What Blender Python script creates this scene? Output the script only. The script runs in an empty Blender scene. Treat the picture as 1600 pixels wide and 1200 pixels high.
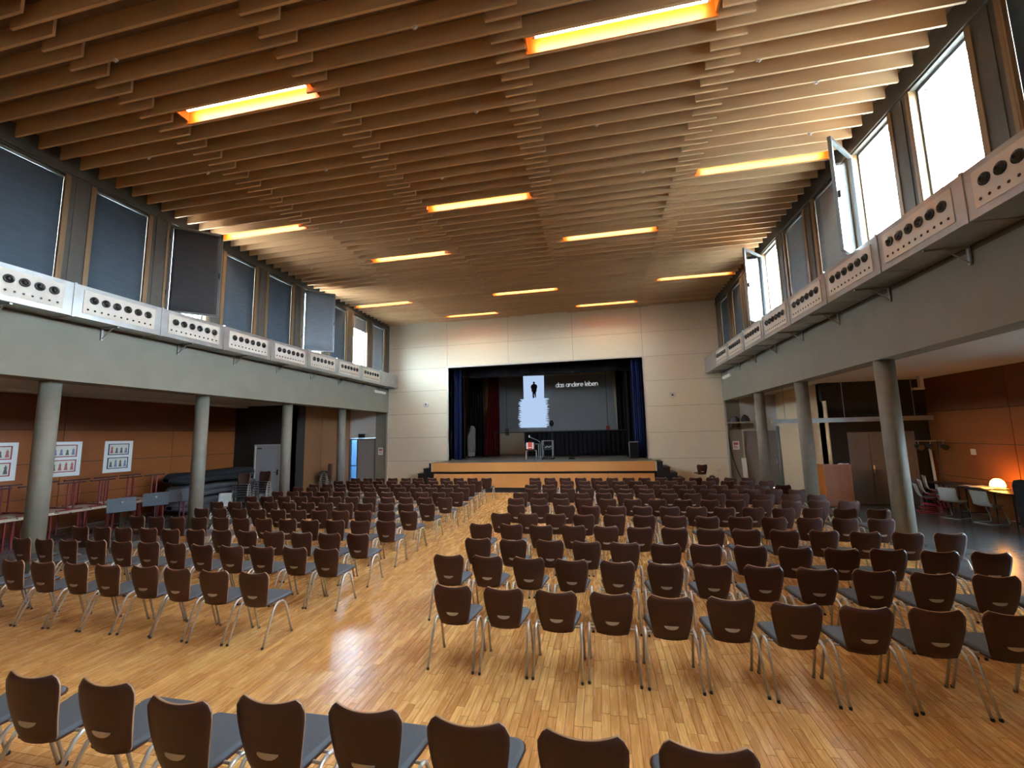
import bpy, math, random
from mathutils import Matrix, Vector

R = random.Random(7)
scene = bpy.context.scene
COL = scene.collection
rad = math.radians

# ------------------------------------------------------------------ camera
F_PX, YAW, PITCH, ROLL, CAM_Z = 659.3, 0.2021, 0.1219, -0.0220, 2.4
fwd = Vector((-math.sin(YAW) * math.cos(PITCH), math.cos(YAW) * math.cos(PITCH), math.sin(PITCH)))
r0 = Vector((math.cos(YAW), math.sin(YAW), 0.0))
u0 = r0.cross(fwd)
right = r0 * math.cos(ROLL) + u0 * math.sin(ROLL)
up = -r0 * math.sin(ROLL) + u0 * math.cos(ROLL)
cd = bpy.data.cameras.new('camera')
cd.sensor_width = 36.0
cd.lens = F_PX / 1600.0 * 36.0
cd.clip_start, cd.clip_end = 0.05, 200.0
cam = bpy.data.objects.new('camera', cd)
COL.objects.link(cam)
m = Matrix((right, up, -fwd)).transposed().to_4x4()
m.translation = Vector((0, 0, CAM_Z))
cam.matrix_world = m
scene.camera = cam

# ------------------------------------------------------------------ sky and exposure
SKY = 38.0
world = bpy.data.worlds.new('sky')
scene.world = world
world.use_nodes = True
bg = world.node_tree.nodes['Background']
_n, _l = world.node_tree.nodes, world.node_tree.links
_tc = _n.new('ShaderNodeTexCoord')
_sx = _n.new('ShaderNodeSeparateXYZ')
_l.new(_tc.outputs['Generated'], _sx.inputs[0])
_mr = _n.new('ShaderNodeMapRange')
_mr.inputs['From Min'].default_value, _mr.inputs['From Max'].default_value = -0.03, 0.03
_l.new(_sx.outputs['Z'], _mr.inputs['Value'])
_mx = _n.new('ShaderNodeMixRGB')
_mx.inputs['Color1'].default_value = (0.08, 0.08, 0.075, 1)     # ground outside
_mx.inputs['Color2'].default_value = (0.76, 0.89, 1.0, 1)      # bright overcast sky
_l.new(_mr.outputs[0], _mx.inputs['Fac'])
_l.new(_mx.outputs[0], bg.inputs['Color'])
bg.inputs['Strength'].default_value = SKY
scene.view_settings.view_transform = 'Standard'
scene.view_settings.look = 'None'
scene.view_settings.gamma = 1.0
scene.view_settings.use_curve_mapping = False
scene.view_settings.exposure = 1.5
scene.cycles.use_denoising = True
scene.cycles.max_bounces = 8
scene.cycles.diffuse_bounces = 5
scene.cycles.glossy_bounces = 3
scene.cycles.transparent_max_bounces = 8
scene.cycles.caustics_reflective = False
scene.cycles.caustics_refractive = False
scene.cycles.sample_clamp_indirect = 6.0
TUBE = 27.0            # emission of the fluorescent tubes

# ------------------------------------------------------------------ room measures
XL, XR = -10.567, 5.328          # faces of the two beams / clerestory walls
YW = 19.88                       # face of the stage wall
Y0 = -4.0                        # rear wall behind the photographer
ZB, ZC, ZTOP = 3.71, 8.158, 8.47 # beam underside, slat underside, ceiling board
XAL, XAR = -15.5, 10.05          # side walls of the aisles
ZA = 3.9                         # aisle ceiling


# ------------------------------------------------------------------ helpers
def lin(c):
    return tuple(((v / 255.0) / 12.92 if v / 255.0 <= 0.04045 else ((v / 255.0 + 0.055) / 1.055) ** 2.4) for v in c)


class MB:
    def __init__(s):
        s.v, s.f, s.mi = [], [], []

    def add(s, vs, fs, mi=0, M=None):
        b = len(s.v)
        for p in vs:
            s.v.append(tuple(M @ Vector(p)) if M is not None else tuple(p))
        for f in fs:
            s.f.append(tuple(b + i for i in f))
            s.mi.append(mi)
        return s

    def box(s, x0, x1, y0, y1, z0, z1, mi=0, M=None):
        vs = [(x, y, z) for z in (z0, z1) for y in (y0, y1) for x in (x0, x1)]
        fs = [(0, 2, 3, 1), (4, 5, 7, 6), (0, 1, 5, 4), (2, 6, 7, 3), (0, 4, 6, 2), (1, 3, 7, 5)]
        return s.add(vs, fs, mi, M)

    def tube(s, pts, r, n=8, mi=0, cap=True):
        pts = [Vector(p) for p in pts]
        rings = []
        prev = None
        for i, p in enumerate(pts):
            a = pts[max(i - 1, 0)]
            b = pts[min(i + 1, len(pts) - 1)]
            t = (b - a).normalized()
            if prev is None:
                ref = Vector((0, 0, 1)) if abs(t.z) < 0.9 else Vector((1, 0, 0))
                nx = t.cross(ref).normalized()
            else:
                nx = (prev - t * prev.dot(t)).normalized()
            prev = nx
            ny = t.cross(nx)
            rr = r[i] if isinstance(r, (list, tuple)) else r
            rings.append([p + (nx * math.cos(2 * math.pi * k / n) + ny * math.sin(2 * math.pi * k / n)) * rr for k in range(n)])
        vs = [q for ring in rings for q in ring]
        fs = []
        for i in range(len(pts) - 1):
            for k in range(n):
                k2 = (k + 1) % n
                fs.append((i * n + k, i * n + k2, (i + 1) * n + k2, (i + 1) * n + k))
        if cap:
            fs.append(tuple(reversed(range(n))))
            fs.append(tuple(range((len(pts) - 1) * n, len(pts) * n)))
        return s.add(vs, fs, mi)

    def prism(s, poly, a0, a1, axis='y', mi=0, M=None):
        """extrude a 2-D outline; axis y: outline in (x, z); axis x: (y, z); axis z: (x, y)"""
        def P(q, a):
            return {'y': (q[0], a, q[1]), 'x': (a, q[0], q[1]), 'z': (q[0], q[1], a)}[axis]
        n = len(poly)
        vs = [P(q, a0) for q in poly] + [P(q, a1) for q in poly]
        fs = [tuple(range(n)), tuple(reversed(range(n, 2 * n)))]
        fs += [(i, n + i, n + (i + 1) % n, (i + 1) % n) for i in range(n)]
        return s.add(vs, fs, mi, M)

    def lathe(s, prof, c=(0, 0, 0), n=16, axis='z', mi=0):
        vs, fs = [], []
        for (r, h) in prof:
            for k in range(n):
                a = 2 * math.pi * k / n
                u, w = r * math.cos(a), r * math.sin(a)
                q = {'z': (u, w, h), 'x': (h, u, w), 'y': (u, h, w)}[axis]
                vs.append((c[0] + q[0], c[1] + q[1], c[2] + q[2]))
        for i in range(len(prof) - 1):
            for k in range(n):
                k2 = (k + 1) % n
                fs.append((i * n + k, i * n + k2, (i + 1) * n + k2, (i + 1) * n + k))
        fs.append(tuple(reversed(range(n))))
        fs.append(tuple(range((len(prof) - 1) * n, len(prof) * n)))
        return s.add(vs, fs, mi)

    def sheet(s, fn, nu, nv, th, mi=0, edge_mi=None):
        """a curved board: fn(u, v) -> (point, normal), thickness th"""
        front, back = [], []
        for j in range(nv + 1):
            for i in range(nu + 1):
                p, nrm = fn(i / nu, j / nv)
                p, nrm = Vector(p), Vector(nrm)
                front.append(p + nrm * th / 2)
                back.append(p - nrm * th / 2)
        N = len(front)
        W = nu + 1
        fs, es = [], []
        for j in range(nv):
            for i in range(nu):
                a = j * W + i
                fs.append((a, a + 1, a + W + 1, a + W))
                fs.append((N + a, N + a + W, N + a + W + 1, N + a + 1))
        for i in range(nu):
            es.append((i, N + i, N + i + 1, i + 1))
            a = nv * W + i
            es.append((a, a + 1, N + a + 1, N + a))
        for j in range(nv):
            a = j * W
            es.append((a, a + W, N + a + W, N + a))
            a = j * W + nu
            es.append((a, N + a, N + a + W, a + W))
        b = len(s.v)
        s.v += [tuple(q) for q in front + back]
        for f in fs:
            s.f.append(tuple(b + i for i in f)); s.mi.append(mi)
        for f in es:
            s.f.append(tuple(b + i for i in f)); s.mi.append(mi if edge_mi is None else edge_mi)
        return s

    def data(s, name, mats, smooth=False):
        me = bpy.data.meshes.new(name)
        me.from_pydata(s.v, [], s.f)
        if not isinstance(mats, (list, tuple)):
            mats = [mats]
        for q in mats:
            me.materials.append(q)
        if len(mats) > 1:
            me.polygons.foreach_set('material_index', s.mi)
        if smooth:
            me.polygons.foreach_set('use_smooth', [len(f) == 4 for f in s.f])
        me.update()
        return me


def link(name, data, parent=None, loc=(0, 0, 0), rot=(0, 0, 0), scale=None):
    o = bpy.data.objects.new(name, data)
    COL.objects.link(o)
    o.location = loc
    o.rotation_euler = rot
    if scale:
        o.scale = scale
    if parent:
        o.parent = parent
    return o


def O(name, mb, mats, parent=None, loc=(0, 0, 0), rot=(0, 0, 0), smooth=False):
    return link(name, mb.data(name, mats, smooth), parent, loc, rot)


def T(o, label, cat, group=None, kind=None):
    o['label'] = label
    o['category'] = cat
    if group:
        o['group'] = group
    if kind:
        o['kind'] = kind
    return o


def E(name, loc=(0, 0, 0), rz=0.0):
    o = bpy.data.objects.new(name, None)
    COL.objects.link(o)
    o.location = loc
    o.rotation_euler = (0, 0, rz)
    o.empty_display_size = 0.2
    return o


def copy_tree(o, parent=None):
    c = o.copy()
    COL.objects.link(c)
    c.parent = parent
    for ch in list(o.children):
        copy_tree(ch, c)
    return c


ORD = ['zeroth', 'first', 'second', 'third', 'fourth', 'fifth', 'sixth', 'seventh', 'eighth', 'ninth', 'tenth',
       'eleventh', 'twelfth', 'thirteenth', 'fourteenth', 'fifteenth']


# ------------------------------------------------------------------ materials
def new_mat(name):
    mt = bpy.data.materials.new(name)
    mt.use_nodes = True
    nt = mt.node_tree
    return mt, nt, nt.nodes['Principled BSDF']


def plain(name, c, rough=0.6, metal=0.0, var=0.10, scale=6.0, bump=0.0, stretch=(1, 1, 1), spec=0.5, obj_var=0.0, emit=0.0):
    """procedural material: base colour broken by noise, optional per-object shift and fine relief"""
    mt, nt, b = new_mat(name)
    N, L = nt.nodes, nt.links
    col = lin(c)
    geo = N.new('ShaderNodeNewGeometry')
    mp = N.new('ShaderNodeVectorMath'); mp.operation = 'MULTIPLY'
    mp.inputs[1].default_value = [scale * q for q in stretch]
    L.new(geo.outputs['Position'], mp.inputs[0])
    nz = N.new('ShaderNodeTexNoise')
    nz.inputs['Scale'].default_value = 1.0
    nz.inputs['Detail'].default_value = 3.0
    L.new(mp.outputs[0], nz.inputs['Vector'])
    fac = nz.outputs['Fac']
    if obj_var:
        oi = N.new('ShaderNodeObjectInfo')
        ml = N.new('ShaderNodeMath'); ml.operation = 'MULTIPLY_ADD'
        L.new(oi.outputs['Random'], ml.inputs[0]); ml.inputs[1].default_value = obj_var; L.new(fac, ml.inputs[2])
        fac = ml.outputs[0]
    mr = N.new('ShaderNodeMapRange')
    mr.inputs['From Min'].default_value = 0.25
    mr.inputs['From Max'].default_value = 0.75 + obj_var
    mr.inputs['To Min'].default_value = 1 - var
    mr.inputs['To Max'].default_value = 1 + var
    L.new(fac, mr.inputs['Value'])
    vm = N.new('ShaderNodeVectorMath'); vm.operation = 'SCALE'
    vm.inputs[0].default_value = col
    L.new(mr.outputs[0], vm.inputs['Scale'])
    L.new(vm.outputs[0], b.inputs['Base Color'])
    b.inputs['Roughness'].default_value = rough
    b.inputs['Metallic'].default_value = metal
    b.inputs['Specular IOR Level'].default_value = spec
    if bump:
        bp = N.new('ShaderNodeBump')
        bp.inputs['Strength'].default_value = bump
        bp.inputs['Distance'].default_value = 0.01
        L.new(nz.outputs['Fac'], bp.inputs['Height'])
        L.new(bp.outputs[0], b.inputs['Normal'])
    if emit:
        b.inputs['Emission Color'].default_value = (*col, 1)
        b.inputs['Emission Strength'].default_value = emit
    return mt


def glow(name, c, strength):
    mt, nt, b = new_mat(name)
    e = nt.nodes.new('ShaderNodeEmission')
    e.inputs['Color'].default_value = (*lin(c), 1)
    e.inputs['Strength'].default_value = strength
    nt.links.new(e.outputs[0], nt.nodes['Material Output'].inputs['Surface'])
    return mt


def parquet(name):
    mt, nt, b = new_mat(name)
    N, L = nt.nodes, nt.links
    geo = N.new('ShaderNodeNewGeometry')
    oi = N.new('ShaderNodeObjectInfo')
    ad = N.new('ShaderNodeMath'); ad.operation = 'ADD'
    L.new(geo.outputs['Random Per Island'], ad.inputs[0]); L.new(oi.outputs['Random'], ad.inputs[1])
    fr = N.new('ShaderNodeMath'); fr.operation = 'FRACT'
    L.new(ad.outputs[0], fr.inputs[0])
    ramp = N.new('ShaderNodeValToRGB')
    e = ramp.color_ramp.elements
    e[0].position, e[0].color = 0.0, (*lin((192, 136, 76)), 1)
    e[1].position, e[1].color = 1.0, (*lin((228, 176, 106)), 1)
    k = e.new(0.5); k.color = (*lin((210, 155, 90)), 1)
    L.new(fr.outputs[0], ramp.inputs['Fac'])
    # grain
    wm = N.new('ShaderNodeVectorMath'); wm.operation = 'MULTIPLY'
    wm.inputs[1].default_value = (48, 4, 1)
    L.new(geo.outputs['Position'], wm.inputs[0])
    off = N.new('ShaderNodeVectorMath'); off.operation = 'ADD'
    cb = N.new('ShaderNodeCombineXYZ')
    m8 = N.new('ShaderNodeMath'); m8.operation = 'MULTIPLY'; m8.inputs[1].default_value = 37.0
    L.new(fr.outputs[0], m8.inputs[0]); L.new(m8.outputs[0], cb.inputs['Z'])
    L.new(wm.outputs[0], off.inputs[0]); L.new(cb.outputs[0], off.inputs[1])
    nz = N.new('ShaderNodeTexNoise'); nz.inputs['Scale'].default_value = 1.0; nz.inputs['Detail'].default_value = 5.0
    L.new(off.outputs[0], nz.inputs['Vector'])
    mr = N.new('ShaderNodeMapRange')
    mr.inputs['From Min'].default_value = 0.3; mr.inputs['From Max'].default_value = 0.7
    mr.inputs['To Min'].default_value = 0.88; mr.inputs['To Max'].default_value = 1.08
    L.new(nz.outputs['Fac'], mr.inputs['Value'])
    # broad wear
    n2 = N.new('ShaderNodeTexNoise'); n2.inputs['Scale'].default_value = 0.7; n2.inputs['Detail'].default_value = 4.0
    L.new(geo.outputs['Position'], n2.inputs['Vector'])
    m2 = N.new('ShaderNodeMapRange'); m2.inputs['To Min'].default_value = 0.86; m2.inputs['To Max'].default_value = 1.12
    L.new(n2.outputs['Fac'], m2.inputs['Value'])
    mm = N.new('ShaderNodeMath'); mm.operation = 'MULTIPLY'
    L.new(mr.outputs[0], mm.inputs[0]); L.new(m2.outputs[0], mm.inputs[1])
    sc = N.new('ShaderNodeVectorMath'); sc.operation = 'SCALE'
    L.new(ramp.outputs['Color'], sc.inputs[0]); L.new(mm.outputs[0], sc.inputs['Scale'])
    L.new(sc.outputs[0], b.inputs['Base Color'])
    rr = N.new('ShaderNodeMapRange'); rr.inputs['To Min'].default_value = 0.20; rr.inputs['To Max'].default_value = 0.34
    L.new(nz.outputs['Fac'], rr.inputs['Value'])
    L.new(rr.outputs[0], b.inputs['Roughness'])
    return mt


def glass(name, tint=(0.9, 0.96, 1.0)):
    mt, nt, b = new_mat(name)
    N, L = nt.nodes, nt.links
    tr = N.new('ShaderNodeBsdfTransparent'); tr.inputs['Color'].default_value = (*tint, 1)
    gl = N.new('ShaderNodeBsdfGlossy'); gl.inputs['Roughness'].default_value = 0.03
    mx = N.new('ShaderNodeMixShader'); mx.inputs[0].default_value = 0.05
    L.new(tr.outputs[0], mx.inputs[1]); L.new(gl.outputs[0], mx.inputs[2])
    L.new(mx.outputs[0], N['Material Output'].inputs['Surface'])
    return mt


def fabric(name, c, trans=0.03):
    mt = plain(name, c, 0.85, var=0.10, scale=3.0, stretch=(1, 1, 6), bump=0.15, spec=0.2)
    nt = mt.node_tree
    N, L = nt.nodes, nt.links
    tl = N.new('ShaderNodeBsdfTranslucent'); tl.inputs['Color'].default_value = (*lin(c), 1)
    mx = N.new('ShaderNodeMixShader'); mx.inputs[0].default_value = trans
    L.new(N['Principled BSDF'].outputs[0], mx.inputs[1]); L.new(tl.outputs[0], mx.inputs[2])
    L.new(mx.outputs[0], N['Material Output'].inputs['Surface'])
    return mt


M = {}
M['parquet'] = parquet('oiled_parquet')
M['subfloor'] = plain('parquet_joint_brown', (52, 32, 17), 0.8)
M['lino'] = plain('grey_linoleum', (104, 110, 110), 0.22, var=0.12, scale=2.5)
M['slat'] = plain('ceiling_slat_wood', (198, 162, 120), 0.6, var=0.14, scale=2.0, stretch=(0.4, 6, 6), obj_var=0.4)
M['ceil'] = plain('ceiling_board_brown', (124, 98, 78), 0.8)
M['trough'] = plain('orange_lit_wood', (176, 100, 22), 0.5, var=0.1, scale=3)  # wood colour pushed to orange to carry the tube's amber glow
M['tube'] = glow('fluorescent_tube', (255, 234, 196), TUBE)
M['batten'] = plain('lamp_batten_white', (225, 220, 205), 0.4, var=0.03)
M['beam'] = plain('beam_grey_concrete', (130, 126, 112), 0.75, var=0.07, scale=1.6, bump=0.05)
M['column'] = plain('column_grey_paint', (124, 120, 108), 0.55, var=0.10, scale=5.0, bump=0.05)
M['wallgrey'] = plain('clerestory_dark_grey', (84, 80, 72), 0.7, var=0.08)
M['jamb'] = plain('window_jamb_wood', (132, 104, 70), 0.5, var=0.15, scale=3, stretch=(4, 4, 0.5))
M['alu'] = plain('window_metal_grey', (128, 132, 132), 0.4, 0.6, var=0.05)
M['blind'] = fabric('blind_slate_fabric', (78, 90, 100), 0.014)
M['blindlight'] = fabric('blind_pale_tone', (138, 150, 158), 0.03)  # on the open window this paleness is sunlight put into the colour
M['blinddark'] = fabric('blind_charcoal_fabric', (72, 70, 70), 0.005)
M['glass'] = glass('window_glass')
M['duct'] = plain('galvanised_duct', (176, 180, 178), 0.34, 0.75, var=0.13, scale=4)
M['plate'] = plain('duct_face_cream', (206, 198, 184), 0.5, 0.1, var=0.04)
M['nozzle'] = plain('nozzle_black', (26, 24, 24), 0.25, var=0.05)
M['cream'] = plain('stage_wall_panel_cream', (216, 204, 176), 0.6, var=0.035, scale=2.2, stretch=(0.5, 1, 5), obj_var=0.3)
M['creamjoint'] = plain('stage_wall_joint', (120, 110, 92), 0.8)
M['trim'] = plain('pale_metal_trim', (190, 186, 176), 0.4, 0.4, var=0.04)
M['black'] = plain('stage_black_cloth', (16, 16, 20), 0.9, var=0.15, spec=0.2)
M['blackwall'] = plain('aisle_black_brown_panel', (40, 34, 34), 0.7, var=0.1)
M['stagefloor'] = plain('stage_floor_dark_wood', (96, 92, 84), 0.35, var=0.12, scale=3)
M['fascia'] = plain('stage_fascia_wood', (200, 142, 82), 0.5, var=0.08, scale=2, stretch=(0.6, 6, 6), obj_var=0.3)
M['stepblack'] = plain('step_black', (26, 27, 32), 0.7)
M['orangewood'] = plain('aisle_panel_orange_wood', (148, 84, 40), 0.42, var=0.10, scale=1.5, stretch=(3, 0.5, 3), obj_var=0.3)
M['shadedwood'] = plain('aisle_panel_upper_shaded', (118, 66, 38), 0.5, var=0.10, scale=1.5, stretch=(3, 0.5, 3))  # orange panel wood with the upper row's shade put into the colour
M['brownpanel'] = plain('partition_panel_brown', (142, 100, 64), 0.55, var=0.06, scale=2, stretch=(2, 2, 0.4))
M['palewall'] = plain('pale_plaster', (200, 194, 186), 0.8, var=0.04)
M['creamwall'] = plain('cream_partition', (206, 184, 150), 0.65, var=0.04)
M['doorwhite'] = plain('door_white_grey', (176, 176, 178), 0.5, var=0.03)
M['doorgrey'] = plain('door_beige_grey', (142, 132, 124), 0.75, var=0.05)
M['chrome'] = plain('chair_chrome', (196, 192, 186), 0.28, 0.65, var=0.03)
M['steel'] = plain('brushed_steel', (170, 172, 174), 0.35, 0.8, var=0.05)
M['rubber'] = plain('black_rubber', (18, 17, 17), 0.6, var=0.05)
M['chairwood'] = plain('chair_dark_plywood', (68, 40, 33), 0.42, var=0.13, scale=7, stretch=(4, 4, 0.5), obj_var=0.5, spec=0.35)
M['chairedge'] = plain('chair_plywood_edge', (160, 124, 92), 0.45, var=0.08)
M['pad'] = plain('chair_pad_grey_fabric', (90, 93, 98), 0.9, var=0.08, scale=60, bump=0.1, spec=0.2, obj_var=0.3)
M['handle'] = plain('chair_handle_metal', (176, 174, 174), 0.35, 0.35, var=0.04)
M['tabletop'] = plain('table_top_pale', (186, 172, 154), 0.5, var=0.05)
M['redsteel'] = plain('red_steel_frame', (118, 30, 32), 0.4, var=0.08)
M['darkred'] = plain('dark_red_foot_bar', (62, 24, 26), 0.45, var=0.08)
M['darktable'] = plain('table_top_dark', (48, 46, 48), 0.35, var=0.08)
M['darkcloth'] = plain('dark_cover_cloth', (46, 46, 50), 0.9, var=0.2, scale=3, bump=0.3, spec=0.2)
M['greycloth'] = plain('grey_cover_cloth', (84, 84, 88), 0.9, var=0.15, scale=3, bump=0.3, spec=0.2)
M['shell'] = plain('chair_shell_pale_grey', (190, 196, 194), 0.4, var=0.04)
M['blackmetal'] = plain('black_metal', (26, 26, 28), 0.45, var=0.05)
M['standplate'] = plain('music_stand_grey', (56, 61, 68), 0.55, 0.1, var=0.06)
M['paper'] = plain('white_paper', (226, 224, 222), 0.8, var=0.02)
M['paperprint'] = plain('printed_paper_cream', (214, 208, 196), 0.8, var=0.06, scale=30)
M['redframe'] = plain('picture_frame_red', (158, 40, 44), 0.5, var=0.05)
M['blueframe'] = plain('picture_frame_blue', (44, 62, 92), 0.5, var=0.05)
M['ink'] = plain('print_ink_dark', (104, 96, 98), 0.8, var=0.1)
M['inkred'] = plain('print_ink_red', (184, 100, 96), 0.8, var=0.1)
M['inkblue'] = plain('print_ink_blue', (122, 132, 168), 0.8, var=0.1)
M['bluecurtain'] = plain('curtain_blue_velvet', (34, 48, 96), 0.9, var=0.15, scale=4, spec=0.2)
M['redcurtain'] = plain('curtain_red_velvet', (88, 22, 22), 0.9, var=0.15, scale=4, spec=0.2)
M['backwall'] = plain('stage_back_wall', (176, 164, 142), 0.8, var=0.05)
M['screen'] = plain('projected_grey', (126, 128, 130), 0.8, var=0.03)
M['screenlight'] = glow('projected_pale_blue', (186, 212, 246), 0.33)
M['screendark'] = plain('projected_silhouette', (34, 32, 34), 0.9, var=0.05)
M['screentext'] = glow('projected_lettering', (206, 210, 214), 0.42)
M['lectern'] = plain('lectern_wood', (160, 96, 50), 0.45, var=0.10, scale=3, stretch=(3, 3, 0.5))
M['orange'] = plain('bag_red_orange', (216, 84, 62), 0.7, var=0.1)
M['exit'] = plain('sign_dark_green', (34, 52, 44), 0.5, var=0.05)
M['lampshade'] = glow('lampshade_orange_glow', (255, 168, 66), 16.0)
M['lampbulb'] = glow('lamp_bulb_warm', (255, 214, 130), 120.0)
M['skyglass'] = glass('door_glass', (0.62, 0.8, 0.95))


def wood_box(name, x0, x1, y0, y1, z0, z1, mat, parent):
    return O(name, MB().box(x0, x1, y0, y1, z0, z1), mat, parent)


# ================================================================== FLOOR
PXA, PXB, PYB = -10.75, 5.75, YW
floor = T(O('floor', MB().box(XAL - 0.2, XAR + 0.2, Y0, YW + 0.1, -0.12, -0.014), M['subfloor']),
          'honey coloured strip parquet floor with grey linoleum side aisles', 'floor', kind='structure')
O('linoleum', MB().box(XAL, PXA, Y0, YW, -0.014, 0.0), M['lino'], floor)
O('linoleum', MB().box(PXB, XAR, Y0, YW, -0.014, 0.0), M['lino'], floor)


def project(P):
    d = Vector(P) - Vector((0, 0, CAM_Z))
    w = d.dot(fwd)
    if w < 0.1:
        return None
    return 800 + F_PX * d.dot(right) / w, 600 - F_PX * d.dot(up) / w, w


planks = []
PW = 0.075
nst = int(round((PXB - PXA) / PW))
for i in range(nst):
    x = PXA + i * PW
    y = Y0 - R.random() * 0.5
    while y < PYB:
        L_ = 0.42 + 0.16 * R.random()
        ya, yb = max(y, Y0), min(y + L_, PYB)
        if yb - ya > 0.03:
            planks.append((x, ya, yb, (R.random() - 0.5) * 0.0006))
        y += L_
cand = []
for idx, (x, ya, yb, dz) in enumerate(planks):
    q = project((x + PW / 2, (ya + yb) / 2, 0))
    if q and 0 < q[0] < 1600 and q[1] < 1190 and ya > 2.8:
        cand.append((q[2], idx))
cand.sort()
near = set(i for _, i in cand[:300])
pm = MB().box(-0.5, 0.5, -0.5, 0.5, -1, 0).data('plank', M['parquet'])
G = 0.0016
rest = MB()
for idx, (x, ya, yb, dz) in enumerate(planks):
    if idx in near:
        link('plank', pm, floor, (x + PW / 2, (ya + yb) / 2, dz), (0, 0, 0), (PW - 2 * G, yb - ya - 2 * G, 0.013))
    else:
        x0_, x1_, y0_, y1_ = x + G, x + PW - G, ya + G, yb - G
        rest.add([(x0_, y0_, dz), (x1_, y0_, dz), (x1_, y1_, dz), (x0_, y1_, dz),
                  (x0_, y0_, -.013), (x1_, y0_, -.013), (x1_, y1_, -.013), (x0_, y1_, -.013)],
                 [(0, 1, 2, 3), (0, 4, 5, 1), (1, 5, 6, 2), (2, 6, 7, 3), (3, 7, 4, 0)])
o = O('plank_field', rest, M['parquet'], floor)
o['kind'] = 'stuff'

# ---- low dais under the rearmost row
DZ, DY = 0.18, 2.80
dais = T(O('floor_dais', MB().box(XL + 0.3, XR - 0.3, Y0, DY, 0.0, DZ - 0.014), M['subfloor']), 'low parquet step under the rearmost row of chairs', 'floor', kind='structure')
O('step_edge', MB().box(XL + 0.3, XR - 0.3, DY, DY + 0.02, 0.0, DZ + 0.001), M['parquet'], dais)
drest = MB()
yy = DY
while yy > Y0:
    xx = XL + 0.3 - R.random() * 0.5
    while xx < XR - 0.3:
        L_ = 0.42 + 0.16 * R.random()
        xa, xb = max(xx, XL + 0.3) + G, min(xx + L_, XR - 0.3) - G
        ya, yb = max(yy - PW, Y0) + G, yy - G
        if xb - xa > 0.03 and yb - ya > 0.01:
            if -5.4 < xa < -1.4 and ya > 1.9:
                link('plank', pm, dais, ((xa + xb) / 2, (ya + yb) / 2, DZ), (0, 0, 0), (xb - xa, yb - ya, 0.013))
            else:
                drest.add([(xa, ya, DZ), (xb, ya, DZ), (xb, yb, DZ), (xa, yb, DZ), (xa, ya, DZ - .013), (xb, ya, DZ - .013), (xb, yb, DZ - .013), (xa, yb, DZ - .013)],
                          [(0, 1, 2, 3), (0, 4, 5, 1), (1, 5, 6, 2), (2, 6, 7, 3), (3, 7, 4, 0)])
        xx += L_
    yy -= PW
o = O('plank_field', drest, M['parquet'], dais)
o['kind'] = 'stuff'

# ================================================================== CEILING
ceiling = T(O('ceiling', MB().box(XL - 0.35, XR + 0.35, Y0, YW + 0.05, ZTOP, ZTOP + 0.15), M['ceil']),
            'brown ceiling hung with staggered rows of wooden slats', 'ceiling', kind='structure')
SEC = [(-10.47, -7.30, 0), (-7.77, -4.05, 1), (-4.545, -0.827, 0), (-1.315, 2.38, 1), (1.915, 5.18, 0)]
PITCH_S = 0.3388
GA, GB = 5.27, 5.425
SH, ST = 0.235, 0.036
lamp_spots = []
for sec, kidx in ((1, (-19, 0 + 1, 20, 40)), (3, (-19, 0 + 1, 20, 40)), (0, (-7, 13, 33)), (2, (-7, 13, 33)), (4, (-7, 13, 33))):
    xa, xb, par = SEC[sec]
    for k in kidx:
        yc = (GB if par else GA) + PITCH_S * k - PITCH_S / 2
        lamp_spots.append((sec, {0: -9.0, 1: -5.75, 2: -2.74, 3: 0.52, 4: 3.74}[sec], yc))
farslats = MB()
for si, (xa, xb, par) in enumerate(SEC):
    sm = MB().box(xa, xb, -ST / 2, ST / 2, ZC, ZTOP + 0.001).data('slat', M['slat'])
    base = GB if par else GA
    k = int(math.ceil((Y0 + 0.1 - base) / PITCH_S))
    while base + k * PITCH_S < YW - 0.08:
        y = base + k * PITCH_S
        if y > 3.1:
            link('slat', sm, ceiling, (0, y, 0))
        else:
            farslats.box(xa, xb, y - ST / 2, y + ST / 2, ZC, ZTOP + 0.001)
        k += 1
o = O('slat_field', farslats, M['slat'], ceiling)
o['kind'] = 'stuff'
clipm = MB().box(-0.035, 0.035, -0.022, 0.022, -0.02, 0.0).box(-0.014, 0.014, -0.014, 0.014, -0.045, -0.02).data('clip', M['palewall'])
for (x, y) in ((-6.9, 4.43), (-4.4, 4.23), (-2.3, 4.94), (-8.7, 6.29), (-8.0, 6.97), (-5.5, 7.46), (-3.2, 8.32), (-1.9, 6.63),
               (0.2, 7.46), (2.7, 6.63), (3.8, 7.30), (-7.7 + 1.2, 9.5), (-9.3, 12.05), (1.2, 9.16), (4.3, 8.66), (-5.2, 10.85)):
    for (xa, xb, par) in SEC:
        if xa + 0.6 < x < xb - 0.6:
            b_ = GB if par else GA
            yy = b_ + round((y - b_) / PITCH_S) * PITCH_S
            link('clip', clipm, ceiling, (x, yy, ZC))

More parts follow.
